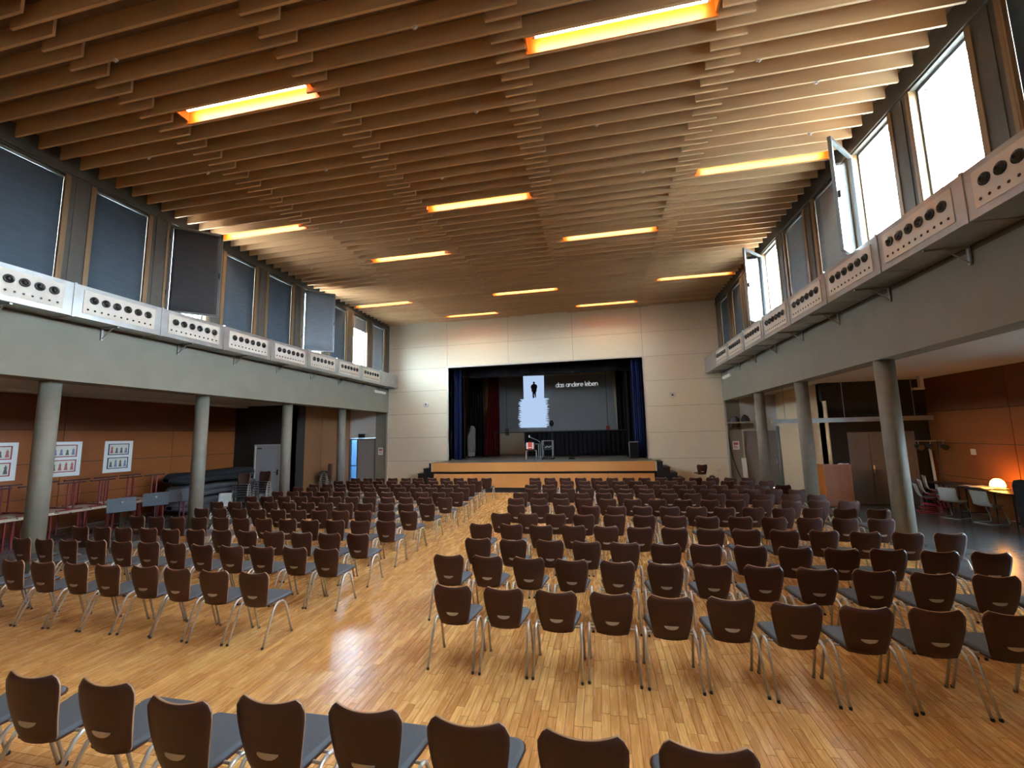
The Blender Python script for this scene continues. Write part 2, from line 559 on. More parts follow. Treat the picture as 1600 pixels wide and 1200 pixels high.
# ---- fluorescent lamps in wooden troughs between the slats
TL, TW = 2.72, PITCH_S - ST - 0.004
tray = MB()
tray.box(-TL / 2, TL / 2, -TW / 2, -TW / 2 + 0.014, 0.004, 0.30)
tray.box(-TL / 2, TL / 2, TW / 2 - 0.014, TW / 2, 0.004, 0.30)
tray.box(-TL / 2, TL / 2, -TW / 2 + 0.014, TW / 2 - 0.014, 0.286, 0.30)
traym = tray.data('trough', M['trough'])
endm = MB().box(-0.015, 0.015, -TW / 2 + 0.014, TW / 2 - 0.014, 0.06, 0.285).data('end_block', M['trough'])
batm = MB().box(-1.24, 1.24, -0.035, 0.035, 0.20, 0.285).box(-1.24, -1.20, -0.02, 0.02, 0.12, 0.20).box(1.20, 1.24, -0.02, 0.02, 0.12, 0.20).data('batten', M['batten'])
tubem = MB().tube([(-1.2, 0, 0.145), (1.2, 0, 0.145)], 0.026, 10).data('tube', M['tube'])
rows_y = sorted(set(round(s[2], 2) for s in lamp_spots))
lamp_no = {}
for sec, x, y in lamp_spots:
    e = E('ceiling_lamp', (x, y, ZC))
    link('trough', traym, e)
    link('end_block', endm, e, (-TL / 2 + 0.016, 0, 0))
    link('end_block', endm, e, (TL / 2 - 0.016, 0, 0))
    link('batten', batm, e)
    link('tube', tubem, e)
    across = ['nearest the blinds side', 'second from the blinds side', 'in the middle', 'second from the bright windows', 'nearest the bright windows'][sec]
    dist = sorted([s[2] for s in lamp_spots if s[0] == sec], reverse=True).index(y) + 1
    T(e, 'warm tube lamp in slatted ceiling, file %s, %s from stage' % (across, ORD[dist]), 'lamp', 'ceiling tube lamps')


# ================================================================== CLERESTORY WALLS, WINDOWS, BLINDS
WZ0, WZ1 = 5.65, 7.98
WP, WWID = 1.656, 1.17
win_no = [0]


def clerestory(side):
    s = -1 if side == 'left' else 1
    XF = XL if s < 0 else XR
    ys = 6.63 if s < 0 else 6.53
    back = XF + s * (0.55 if s < 0 else 0.43)
    wall = MB()

    def bx(o0, o1, y0, y1, z0, z1, mb=wall, mi=0):
        xa, xb = XF + s * o0, XF + s * o1
        mb.box(min(xa, xb), max(xa, xb), y0, y1, z0, z1, mi)
    bw = abs(back - XF)
    bx(0, bw, Y0, YW + 0.3, ZB, 4.88)
    w = O('wall_' + side, wall, M['beam'])
    T(w, 'grey concrete beam wall above the columns on the %s side' % ('blinds' if s < 0 else 'bright windows'), 'wall', kind='structure')
    up_ = MB()
    bx(0, 0.3, Y0, YW + 0.3, 4.88, WZ0, up_)
    bx(0, 0.3, Y0, YW + 0.3, WZ1, ZTOP + 0.1, up_)
    bx(-0.03, 0, Y0, YW - 0.02, 8.02, 8.07, up_)
    ks = list(range(-3, 8))
    O('upper_wall', up_, M['wallgrey'], w)
    edges = [Y0] + [q for k in ks for q in (ys + WP * k, ys + WP * k + WWID)] + [YW + 0.3]
    for i in range(0, len(edges), 2):
        pb = MB()
        bx(0, 0.3, edges[i], edges[i + 1], WZ0, WZ1, pb)
        if i and i < len(edges) - 2:
            mid = (edges[i] + edges[i + 1]) / 2
            bx(-0.012, 0.0, mid - 0.09, mid + 0.09, WZ0, WZ1, pb)
        O('window_post', pb, M['wallgrey'], w)
    for k in ks:
        win_no[0] += 1
        ya = ys + WP * k
        e = E('window_%d' % win_no[0], (XF, ya, WZ0))
        H = WZ1 - WZ0

        def lb(mb, o0, o1, y0, y1, z0, z1):
            mb.box(min(s * o0, s * o1), max(s * o0, s * o1), y0, y1, z0, z1)
        fr = MB()                       # wooden face trim and reveal
        lb(fr, -0.015, 0.22, -0.005, 0.03, 0, H)
        lb(fr, -0.015, 0.22, WWID - 0.03, WWID + 0.005, 0, H)
        lb(fr, -0.018, 0.0, -0.065, -0.005, 0, H)
        lb(fr, -0.018, 0.0, WWID + 0.005, WWID + 0.06, 0, H)
        O('jamb', fr, M['jamb'], e)
        mf = MB()
        for (a, b, c, d) in ((0.03, WWID - 0.03, 0, 0.05), (0.03, WWID - 0.03, H - 0.05, H), (0.03, 0.07, 0.05, H - 0.05), (WWID - 0.07, WWID - 0.03, 0.05, H - 0.05)):
            lb(mf, 0.10, 0.17, a, b, c, d)
        O('frame', mf, M['alu'], e)
        opened = k in (1, 4)
        clear = (s > 0 and k in (0, 1, 4)) or (s > 0 and k in (-2, -3))
        side_txt = 'on the poster side' if s < 0 else 'on the lectern side'
        far_i = 8 - k
        if opened:
            hy = 0.02 if s < 0 else WWID - 0.02
            ang = rad(48 if s < 0 else 44)
            sw, sh = 1.11, H - 0.05
            # local sash: x along the sash from hinge, y thickness
            sash = MB()
            t = 0.03
            for (a, b, c, d) in ((0, sw, 0, 0.06), (0, sw, sh - 0.06, sh), (0, 0.06, 0.06, sh - 0.06), (sw - 0.06, sw, 0.06, sh - 0.06)):
                sash.box(a, b, -t, t, c, d)
            dirv = (math.sin(ang), math.cos(ang)) if s < 0 else (-math.sin(ang), -math.cos(ang))
            rz = math.atan2(dirv[1], dirv[0])
            so = O('sash', sash, M['alu'], e, (0.02 * -s, hy, 0.02), (0, 0, rz))
            O('pane', MB().box(0.06, sw - 0.06, -0.004, 0.004, 0.06, sh - 0.06), M['glass'], so)
            hg = MB()
            for z in (0.45, sh - 0.35):
                hg.tube([(0, 0, z), (0, 0, z + 0.12)], 0.025, 8)
            O('hinge', hg, M['blackmetal'], so)
            O('handle', MB().box(sw - 0.045, sw - 0.02, 0.03 if s > 0 else -0.075, 0.075 if s > 0 else -0.03, sh * 0.45, sh * 0.45 + 0.14), M['blackmetal'], so)
            T(e, 'clerestory window with sash swung open into hall, %s, %s from stage' % (side_txt, ORD[far_i]), 'window', kind='structure')
        else:
            O('pane', MB().box(min(s * .13, s * .138), max(s * .13, s * .138), 0.07, WWID - 0.07, 0.05, H - 0.05), M['glass'], e)
            T(e, 'tall clerestory window %s, %s from the stage' % (side_txt, ORD[far_i]), 'window', kind='structure')
        if not clear:
            zlow = 0.02
            if s < 0 and k == 6:
                zlow = 7.37 - WZ0
            mat = M['blind']
            if s < 0 and k == 1:
                mat = M['blinddark']
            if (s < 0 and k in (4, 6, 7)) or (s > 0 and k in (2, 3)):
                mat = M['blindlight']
            if opened:
                be = E('roller_blind', (XF + 0.02 * -s, ya + hy, WZ0 + 0.02), rz)
                hb = H - 0.16

                def bf(u, v):
                    yy = -0.055 + 0.004 * math.sin(u * 17 + v * 2) * (1 - v * .6)
                    return (0.07 + u * (sw - 0.12), yy, 0.03 + v * hb), (0, -1, 0)
                O('cloth', MB().sheet(bf, 14, 6, 0.003), mat, be, smooth=True)
                O('roller', MB().tube([(0.05, -0.06, hb + 0.05), (sw - 0.03, -0.06, hb + 0.05)], 0.03, 10), M['alu'], be, smooth=True)
                O('bottom_bar', MB().box(0.065, sw - 0.045, -0.064, -0.046, 0.015, 0.045), M['alu'], be)
                T(be, '%s roller blind on the open window, %s from stage' % ('charcoal' if k == 1 else 'pale sunlit', ORD[far_i]), 'blind', 'roller blinds')
            else:
                be = E('roller_blind', (XF, ya, WZ0))

                def bf(u, v, s=s, zlow=zlow, H=H):
                    return (s * (0.045 + 0.004 * math.sin(v * 40) * math.sin(u * 3.1)), 0.035 + u * (WWID - 0.07), zlow + v * (H - 0.08 - zlow)), (-s, 0, 0)
                O('cloth', MB().sheet(bf, 4, 24, 0.003), mat, be, smooth=True)
                O('roller', MB().tube([(s * .055, 0.035, H - 0.045), (s * .055, WWID - 0.035, H - 0.045)], 0.032, 10), M['alu'], be, smooth=True)
                O('bottom_bar', MB().box(min(s * .035, s * .055), max(s * .035, s * .055), 0.035, WWID - 0.035, zlow - 0.01, zlow + 0.025), M['alu'], be)
                st = 'half raised' if zlow > 0.5 else 'lowered'
                T(be, '%s grey roller blind in the %s window from stage %s' % (st, ORD[far_i], side_txt), 'blind', 'roller blinds')
    return w


clerestory('left')
clerestory('right')

# ================================================================== VENTILATION DUCTS
SECL = 1.713


def sec_mesh(D):
    q = MB()
    q.box(0, D, 0.004, SECL - 0.004, 0, 0.66)
    q.box(-0.014, D, 0.0, 0.022, -0.014, 0.674)
    q.box(-0.014, D, SECL - 0.022, SECL, -0.014, 0.674)
    return q.data('duct_section', M['duct'])


platem = MB().box(-0.012, 0.0, 0.17, SECL - 0.15, 0.10, 0.575).data('face_plate', M['plate'])
nozm = MB().lathe([(0.078, 0.0), (0.078, -0.018), (0.064, -0.024), (0.060, -0.012), (0.050, -0.035), (0.028, -0.052), (0.022, -0.054), (0.020, -0.040)], n=16, axis='x').data('nozzle', M['nozzle'], True)
small = MB()
for i in range(11):
    small.lathe([(0.021, 0.0), (0.021, -0.004), (0.014, -0.005)], (-0.012, 0.26 + i * 0.122, 0.19), 8, 'x')
small = small.data('small_nozzles', M['nozzle'])


def bracket_mesh(D):
    q = MB()
    q.box(0.05, D, -0.02, 0.02, -0.03, 0.0)
    q.box(D - 0.03, D, -0.02, 0.02, -0.28, -0.03)
    q.tube([(D - 0.30, 0, -0.025), (D - 0.015, 0, -0.25)], 0.012, 6)
    return q.data('bracket', M['steel'])


def duct(side):
    D = 0.51 if side == 'left' else 0.62
    secm, brk = sec_mesh(D), bracket_mesh(D)
    if side == 'left':
        e = E('ventilation_duct', (-10.05, 19.86, 4.93), math.pi)     # local +x points to the wall, local +y runs away from the stage
    else:
        e = E('ventilation_duct', (4.70, 19.86, 4.96), 0)
    for i in range(13):
        y = (0.0 + i * SECL) if side == 'left' else -(i + 1) * SECL
        so = link('duct_section', secm, e, (0, y, 0))
        if i > 0:
            link('face_plate', platem, so)
            for j in range(6):
                link('nozzle', nozm, so, (-0.012, 0.33 + j * 0.212, 0.40))
            q = link('small_nozzles', small, so)
            q['kind'] = 'stuff'
        link('bracket', brk, e, (0, y + 0.86, 0))
    T(e, 'galvanised air duct with rows of round black nozzles %s' % ('below the lowered blinds' if side == 'left' else 'below the bright windows'), 'duct', 'ventilation ducts')


duct('left')
duct('right')

# ================================================================== COLUMNS
for i, (x, y) in enumerate([(-10.93, 16.45), (-10.95, 13.2), (-10.95, 9.87), (-10.94, 6.47), (-10.94, 3.1), (-10.94, -0.3),
                            (5.56, 16.35), (5.56, 13.13), (5.53, 9.52), (5.53, 6.1), (5.53, 2.7), (5.53, -0.7)]):
    cm = MB().lathe([(0.165, 0.0), (0.165, ZB)], n=28)
    c_ = O('column', cm, M['column'], None, (x, y, 0), smooth=True)
    n_ = (i if i < 6 else i - 6) + 1
    T(c_, 'round grey column %s, %s from the stage' % ('on the poster side' if i < 6 else 'on the lectern side', ORD[n_]), 'column', 'hall columns', 'structure')

# ================================================================== STAGE WALL
PX0, PX1, PZ1 = -7.314, 2.034, 5.84       # proscenium opening
wf = MB()
wf.box(XL, PX0, YW + 0.012, YW + 0.35, 0, ZTOP)
wf.box(PX1, XR, YW + 0.012, YW + 0.35, 0, ZTOP)
wf.box(PX0, PX1, YW + 0.012, YW + 0.35, PZ1, ZTOP)
wf.box(PX0, PX1, YW + 0.012, YW + 0.3, 0, 1.0)
wallf = T(O('wall_front', wf, M['creamjoint']), 'cream panelled wall around the stage opening', 'wall', kind='structure')
zs = [0.0, 1.26, 2.41, 3.58, 4.74, 5.87, 7.0, ZTOP]
g = 0.006
for i in range(7):
    za, zb = zs[i] + g, zs[i + 1] - g
    cells = [(XL, -7.385), (2.075, XR)]
    if i >= 5:
        cells += [(-7.385, -4.235), (-4.235, -1.1), (-1.1, 2.075)]
    for (xa, xb) in cells:
        O('wall_panel', MB().box(xa + g, xb - g, YW - 0.006, YW + 0.012, za, zb), M['cream'], wallf)
tr = MB()
tr.box(PX0 - 0.07, PX0, YW - 0.03, YW + 0.36, 1.255, PZ1 + 0.06)
tr.box(PX1, PX1 + 0.07, YW - 0.03, YW + 0.36, 1.255, PZ1 + 0.06)
tr.box(PX0, PX1, YW - 0.03, YW + 0.36, PZ1, PZ1 + 0.06)
T(O('trim_1', tr, M['trim']), 'pale metal edging around the stage opening', 'trim', kind='structure')
for nm, xx, lab in (('wall_speaker', -8.495, 'small round white loudspeaker on stage wall, poster side'), ('wall_speaker', 3.238, 'small round white loudspeaker on stage wall, lectern side')):
    e = E(nm, (xx, YW - 0.006, 4.05))
    O('ring', MB().lathe([(0.13, 0.0), (0.13, -0.05), (0.10, -0.06)], n=20, axis='y'), M['palewall'], e, smooth=True)
    O('grille', MB().lathe([(0.05, -0.055), (0.05, -0.066), (0.03, -0.07)], n=16, axis='y'), M['wallgrey'], e)
    T(e, lab, 'speaker')
for nm, xx, zz, lab in (('floor_socket_ring', 4.95, 0.75, 'small round wall socket low on stage wall near aisle'),):
    T(O(nm, MB().lathe([(0.09, 0.0), (0.09, -0.03), (0.05, -0.035)], n=14, axis='y'), M['palewall'], None, (xx, YW - 0.006, zz)), lab, 'socket')

# ---- stage house
sh_ = MB()
sh_.box(PX0 - 2.2, PX0 - 2.0, YW + 0.35, 25.2, 0.9, 7.6)
sh_.box(PX1 + 2.0, PX1 + 2.2, YW + 0.35, 25.2, 0.9, 7.6)
sh_.box(PX0 - 2.2, PX1 + 2.2, YW + 0.35, 25.2, 7.5, 7.7)
stage_box = T(O('wall_stage_house', sh_, M['black']), 'black side walls and loft of the stage', 'wall', kind='structure')
T(O('wall_back', MB().box(PX0 - 2.2, PX1 + 2.2, 25.0, 25.2, 0.9, 7.6), M['backwall']), 'beige rear wall of the stage behind the projection', 'wall', kind='structure')

ZS = 1.255
st = E('stage_platform', (0, 17.9, 0))
SX0, SX1 = -7.41, 2.15
O('deck', MB().box(SX0 + 0.02, SX1 - 0.02, 0.03, YW - 17.9 - 0.01, 0.9, ZS), M['stagefloor'], st)
T(O('floor_stage', MB().box(PX0 - 2.0, PX1 + 2.0, YW + 0.35, 25.0, 1.0, ZS).box(PX0, PX1, YW - 0.01, YW + 0.35, 1.0, ZS), M['stagefloor']), 'dark worn wooden floor of the stage', 'floor', kind='structure')
for xa, xb in ((SX0 + 0.05, -2.70), (-2.70, SX1 - 0.05)):
    O('fascia_board', MB().box(xa + 0.004, xb - 0.004, 0.0, 0.03, 0.885, ZS + 0.004), M['fascia'], st)
O('edge_strip', MB().box(SX0 + 0.05, SX1 - 0.05, -0.006, 0.05, ZS + 0.004, ZS + 0.016), M['fascia'], st)
for xa in (SX0, SX1 - 0.05):
    O('end_cap', MB().box(xa, xa + 0.05, -0.004, 0.06, 0.885, ZS + 0.01), M['trim'], st)
O('side_board', MB().box(SX0, SX0 + 0.02, 0.06, YW - 17.9 - 0.01, 0.885, ZS + 0.006), M['fascia'], st)
O('side_board', MB().box(SX1 - 0.02, SX1, 0.06, YW - 17.9 - 0.01, 0.885, ZS + 0.006), M['fascia'], st)
O('recess_kickboard', MB().box(SX0 + 0.1, SX1 - 0.1, 0.10, 0.14, 0.0, 0.9), M['stepblack'], st)  # black kickboard carried up behind the dark gap below the fascia
jx = [SX0 + 0.10, -5.545, -4.09, -2.69, -1.22, 0.23, SX1 - 0.10]
for a, b in zip(jx[:-1], jx[1:]):
    O('front_panel', MB().box(a + 0.005, b - 0.005, 0.05, 0.10, 0.205, 0.785), M['fascia'], st)
T(st, 'raised stage with wooden front boards', 'stage', kind='thing')
for sgn, x0_, lab in ((-1, SX0, 'black steps up to the stage on the poster side'), (1, SX1, 'black steps up to the stage on the lectern side')):
    e = E('stage_steps', (x0_ + sgn * 0.01, 18.35, 0))
    for i in range(5):
        h = ZS - 0.03 - i * 0.225
        xa, xb = sorted((sgn * (i * 0.27), sgn * (i * 0.27 + 0.28)))
        O('step', MB().box(xa, xb, 0, 1.1, 0, h - 0.03).box(min(xa, xb) - 0.012, max(xa, xb) + 0.012, -0.015, 1.1, h - 0.03, h), M['stepblack'], e)
    T(e, lab, 'steps')


# ---- stage curtains
def curtain(name, x0_, x1_, y, z0, z1, folds, amp, mat, label, flare=0.0):
    def fn(u, v):
        x = x0_ + (x1_ - x0_) * u - flare * (1 - u) * (1 - v) ** 2
        ph = u * folds * 2 * math.pi
        yy = y + amp * math.sin(ph) * (1.0 - 0.25 * v) + 0.3 * amp * math.sin(ph * 2.3 + 1)
        return (x, yy, z0 + (z1 - z0) * v), (0, -1, 0)
    c = O(name, MB().sheet(fn, int(folds * 8), 8, 0.01), mat, smooth=True)
    return T(c, label, 'curtain')


curtain('stage_curtain', PX0 + 0.03, -6.87, 20.55, ZS + 0.01, 6.4, 5, 0.06, M['bluecurtain'], 'dark blue velvet curtain bunched at stage edge, poster side')
curtain('stage_curtain', 1.56, PX1 - 0.02, 20.55, ZS + 0.01, 6.4, 5, 0.06, M['bluecurtain'], 'dark blue velvet curtain bunched at stage edge, lectern side')
curtain('stage_curtain', -6.35, -5.70, 24.0, ZS + 0.01, 6.6, 6, 0.09, M['redcurtain'], 'dark red curtain gathered beside the beige rear wall', 0.35)
curtain('stage_curtain', -7.6, -6.72, 24.15, ZS + 0.01, 6.6, 6, 0.07, M['black'], 'black curtain hanging beside the red curtain')
curtain('stage_border', PX0 - 1.5, PX1 + 1.5, 21.2, 5.45, 7.0, 26, 0.03, M['black'], 'black border curtain across the top of the stage')
curtain('stage_wing', -8.2, -6.95, 21.3, ZS + 0.01, 6.8, 7, 0.05, M['black'], 'black wing curtain behind the blue curtain, poster side')
curtain('stage_wing', 1.25, 2.9, 21.6, ZS + 0.01, 6.8, 7, 0.05, M['black'], 'black wing curtain behind the blue curtain, lectern side')
curtain('stage_wing', 0.98, 2.9, 24.4, ZS + 0.01, 6.8, 7, 0.05, M['black'], 'black curtain hanging beside the projected picture, lectern side')
curtain('black_backdrop', -4.12, 1.75, 23.2, ZS + 0.01, 2.56, 24, 0.03, M['black'], 'low black cloth backdrop beneath the projected picture')
T(O('backdrop_bar', MB().tube([(-5.85, 23.25, 2.58), (1.85, 23.25, 2.58)], 0.025, 8).tube([(-5.8, 23.25, ZS), (-5.8, 23.25, 2.58)], 0.02, 8).tube([(1.8, 23.25, ZS), (1.8, 23.25, 2.58)], 0.02, 8), M['blackmetal']),
  'thin dark rail carrying the low black backdrop', 'rail')

# ---- projected picture on the stage rear wall
e = E('projected_picture', (0, 24.97, 0))
Yp = 0.0
O('grey_field', MB().prism([(-6.02, 2.64), (0.973, 2.613), (0.791, 5.852), (-5.97, 5.947)], Yp - 0.012, Yp), M['screen'], e)
jl, jr = [], []
rj = random.Random(3)
zz = 2.86
while zz < 4.5:
    jl.append((-4.72 + (zz - 2.86) * 0.04 - rj.random() * 0.14, zz)); zz += 0.05
    jl.append((-4.66 + (zz - 2.86) * 0.04 + rj.random() * 0.10, zz)); zz += 0.06
zz = 4.5
while zz > 2.88:
    jr.append((-2.98 + rj.random() * 0.14, zz)); zz -= 0.05
    jr.append((-3.04 - rj.random() * 0.12, zz)); zz -= 0.06
poly = [(-3.02, 2.84), (-4.72, 2.86)] + jl + [(-4.66, 4.56), (-4.412, 4.57), (-4.415, 5.968), (-3.151, 5.943), (-3.174, 4.579), (-2.95, 4.57)] + jr
O('bright_field', MB().prism(poly, Yp - 0.018, Yp - 0.012), M['screenlight'], e)
man = [(-3.80, 4.60), (-3.76, 4.64), (-3.775, 4.9), (-3.70, 4.62), (-3.66, 4.63), (-3.66, 4.95), (-3.62, 5.0), (-3.60, 5.2), (-3.57, 5.22),
       (-3.585, 5.38), (-3.66, 5.44), (-3.72, 5.46), (-3.72, 5.50), (-3.70, 5.54), (-3.72, 5.59), (-3.765, 5.605), (-3.81, 5.59), (-3.83, 5.54),
       (-3.81, 5.50), (-3.81, 5.46), (-3.88, 5.43), (-3.95, 5.36), (-3.965, 5.22), (-3.93, 5.18), (-3.92, 5.02), (-3.87, 4.96), (-3.86, 4.64), (-3.84, 4.60)]
O('standing_silhouette', MB().prism(man, Yp - 0.023, Yp - 0.018), M['screendark'], e)
def arc(cx, cz, r, a0, a1, n=8, sq=1.0):
    return [(cx + r * math.cos(rad(a0 + (a1 - a0) * k / n)), cz + r * sq * math.sin(rad(a0 + (a1 - a0) * k / n))) for k in range(n + 1)]


GL = {'d': (1.25, [arc(.5, .5, .5, 0, 360, 14), [(1.0, 0), (1.0, 1.6)]]), 'b': (1.25, [arc(.5, .5, .5, 0, 360, 14), [(0, 0), (0, 1.6)]]),
      'a': (1.25, [arc(.5, .5, .5, 0, 360, 14), [(1.0, 0), (1.0, 1.0)]]),
      's': (1.0, [[(.75, .85), (.55, 1.0), (.25, 1.0), (.05, .8), (.2, .58), (.6, .45), (.75, .25), (.55, .02), (.2, 0), (0, .14)]]),
      'n': (1.2, [[(0, 0), (0, 1.0)], [(0, .55)] + arc(.47, .55, .45, 170, 10, 6) + [(.94, 0)]]),
      'e': (1.2, [[(.02, .52), (1.0, .52)] + arc(.5, .5, .5, 5, 310, 12)]), 'r': (0.8, [[(0, 0), (0, 1.0)], [(0, .55), (.2, .88), (.6, 1.0)]]),
      'l': (0.4, [[(.08, 1.6), (.08, 0)]]), ' ': (0.6, [])}
adv = sum(GL[c][0] for c in 'das andere leben') - 0.25
kx = 2.44 / adv
lt = MB()
px_ = -2.45
for c in 'das andere leben':
    for pl_ in GL[c][1]:
        for (a, b) in zip(pl_[:-1], pl_[1:]):
            ax, az, bx_, bz = px_ + a[0] * kx, 5.20 + a[1] * 0.175, px_ + b[0] * kx, 5.20 + b[1] * 0.175
            dx, dz = bx_ - ax, bz - az
            ln = math.hypot(dx, dz) or 1
            nx_, nz_ = -dz / ln * 0.010, dx / ln * 0.010
            ex, ez = dx / ln * 0.008, dz / ln * 0.008
            lt.prism([(ax - ex + nx_, az - ez + nz_), (ax - ex - nx_, az - ez - nz_), (bx_ + ex - nx_, bz + ez - nz_), (bx_ + ex + nx_, bz + ez + nz_)], Yp - 0.016, Yp - 0.012)
    px_ += GL[c][0] * kx
O('lettering', lt, M['screentext'], e)
T(e, 'projected picture of standing figure with words das andere leben', 'projection')
for xx, lab in ((-5.47, 'thin conduit with small box on rear stage wall beside red curtain'), (0.45, 'thin conduit with red box on rear stage wall beside lettering')):
    e = E('conduit', (xx, 24.93, 0))
    O('pipe', MB().tube([(0, 0, 2.45), (0, 0, 6.4)], 0.018, 8), M['wallgrey'], e)
    O('box', MB().box(-0.11, 0.11, -0.06, 0.05, 2.42, 2.85), M['redsteel'] if xx > 0 else M['wallgrey'], e)
    T(e, lab, 'conduit')

# ---- things on the stage
e = E('pale_flight_case', (-6.95, 23.0, ZS))
O('body', MB().prism([(-0.32, 0.28), (0.0, 0.28), (0.02, 1.55), (-0.06, 1.72), (-0.14, 1.75), (-0.20, 1.30), (-0.33, 1.22)], -0.2, 0.2), M['doorgrey'], e)
O('base', MB().box(-0.30, -0.02, -0.2, 0.2, 0.06, 0.28), M['trim'], e)
for a in (-0.26, -0.06):
    for b in (-0.15, 0.15):
        O('wheel', MB().lathe([(0.03, -0.02), (0.03, 0.02)], (a, b, 0.03), 10, 'y'), M['rubber'], e)
T(e, 'tall pale upright case standing by the black stage curtain', 'case')

e = E('stage_table', (-2.95, 20.35, ZS))
O('top', MB().box(-0.62, 0.10, -0.35, 0.35, 0.70, 0.73), M['darktable'], e)
for a in (-0.58, 0.06):
    for b in (-0.31, 0.31):
        O('leg', MB().tube([(a, b, 0), (a, b, 0.70)], 0.018, 8), M['redsteel'] if a < 0 else M['steel'], e)
T(e, 'small dark table on stage behind the chair', 'table')
e = E('equipment_trolley', (-2.47, 20.2, ZS))
for a in (-0.24, 0.24):
    for b in (-0.22, 0.22):
        O('post', MB().tube([(a, b, 0.07), (a, b, 0.88)], 0.014, 8), M['steel'], e)
        O('wheel', MB().lathe([(0.035, -0.015), (0.035, 0.015)], (a, b, 0.035), 10, 'y'), M['rubber'], e)
for z in (0.10, 0.45, 0.86):
    O('shelf', MB().box(-0.25, 0.25, -0.23, 0.23, z, z + 0.02), M['blackmetal'] if z < 0.8 else M['steel'], e)
T(e, 'steel equipment trolley on wheels on the stage', 'trolley')
e = E('mixer', (-2.47, 20.2, ZS + 0.47))
O('body', MB().prism([(-0.2, 0), (0.2, 0), (0.2, 0.12), (-0.2, 0.2)], -0.19, 0.19, 'x'), M['blackmetal'], e)
O('cable', MB().tube([(-0.1, -0.21, 0.08), (0.0, -0.23, 0.14), (0.1, -0.21, 0.1), (0.17, -0.22, 0.16)], 0.014, 6), M['paper'], e)
T(e, 'black audio unit with white cable on the trolley shelf', 'mixer')
e = E('microphone_stand', (-2.32, 20.75, ZS))
O('base', MB().lathe([(0.14, 0), (0.14, 0.02), (0.02, 0.035)], n=16), M['blackmetal'], e)
O('pole', MB().tube([(0, 0, 0.03), (0, 0, 1.58)], 0.013, 8), M['blackmetal'], e)
O('head', MB().lathe([(0.02, 1.55), (0.09, 1.60), (0.115, 1.68), (0.11, 1.76), (0.07, 1.84), (0.02, 1.86)], n=14), M['black'], e, smooth=True)
T(e, 'black stand with round fuzzy head behind the trolley', 'stand')
e = E('desk_microphone', (-2.85, 20.4, ZS + 0.73))
O('clamp', MB().box(-0.03, 0.03, -0.03, 0.03, 0, 0.06), M['blackmetal'], e)
O('arm', MB().tube([(0, 0, 0.06), (-0.12, 0, 0.16), (-0.52, -0.02, 0.34)], 0.012, 8), M['steel'], e)
O('microphone', MB().lathe([(0.012, 0), (0.03, 0.03), (0.03, 0.10), (0.01, 0.12)], (-0.53, -0.02, 0.30), 10), M['batten'], e, smooth=True)
T(e, 'jointed microphone arm clamped to the stage table', 'microphone')
e = E('stage_speaker', (1.48, 20.25, ZS))
O('cabinet', MB().box(-0.2, 0.2, -0.02, 0.34, 0, 0.74), M['blackmetal'], e)
O('edge_profile', MB().box(-0.215, -0.195, -0.035, 0.0, 0, 0.75).box(-0.215, 0.215, -0.035, 0.0, 0.735, 0.755), M['trim'], e)
O('grille', MB().box(-0.18, 0.18, -0.03, -0.02, 0.03, 0.70), M['black'], e)
T(e, 'black loudspeaker box with silver edges beside blue curtain', 'speaker')
e = E('stage_floor_box', (-1.35, 20.1, ZS))
O('body', MB().prism([(-0.16, 0), (0.16, 0), (0.10, 0.09), (-0.10, 0.09)], -0.12, 0.12), M['blackmetal'], e)
O('lens', MB().box(-0.07, 0.07, -0.125, -0.12, 0.02, 0.07), M['nozzle'], e)
T(e, 'small dark box lying on the stage floor', 'box')

# ================================================================== SIDE AISLES
# poster side: ceiling, panelled wall, end block with white door, passage with glazed door
T(O('ceiling_aisle_left', MB().box(XAL - 0.2, XL - 0.5, Y0, YW + 0.3, ZA, ZA + 0.2), M['palewall']), 'pale plaster ceiling of the poster side aisle', 'ceiling', kind='structure')
T(O('ceiling_aisle_right', MB().box(XR + 0.4, XAR + 0.2, Y0, YW + 0.3, ZA, ZA + 0.2), M['palewall']), 'pale plaster ceiling of the lectern side aisle', 'ceiling', kind='structure')
T(O('trim_2', MB().box(-15.3, -14.9, Y0, 15.6, ZA - 0.07, ZA), M['palewall']), 'pale ledge along the poster wall ceiling', 'trim', kind='structure')


def panelled(name, X, s, label, op=None):
    """side wall of an aisle; s = direction into the wall; op = (y0, y1, z0, z1) of a window"""
    xa, xb = sorted((X + s * 0.014, X + s * 0.2))
    body = MB()
    if op:
        body.box(xa, xb, Y0, op[0], 0, ZA + 0.1).box(xa, xb, op[1], YW + 0.2, 0, ZA + 0.1)
        body.box(xa, xb, op[0], op[1], 0, op[2]).box(xa, xb, op[0], op[1], op[3], ZA + 0.1)
    else:
        body.box(xa, xb, Y0, YW + 0.2, 0, ZA + 0.1)
    w = T(O(name, body, M['blackwall']), label, 'wall', kind='structure')
    zl = [0.0, 0.95, 1.905, 2.85, ZA]
    yl = [Y0, -0.15, 3.1, 6.35, 9.6, 12.87, 15.6]
    if op:
        yl = sorted(yl + [op[0], op[1]])
    pa, pb = sorted((X, X + s * 0.014))
    for i in range(4):
        for a, b in zip(yl[:-1], yl[1:]):
            if op and a >= op[0] and b <= op[1] and zl[i] >= op[2] - 0.01 and zl[i + 1] <= op[3] + 0.01:
                continue
            O('wall_panel', MB().box(pa, pb, a + 0.008, b - 0.008, zl[i] + 0.008, zl[i + 1] - 0.008), M['orangewood'] if i < 3 else M['shadedwood'], w)
    return w


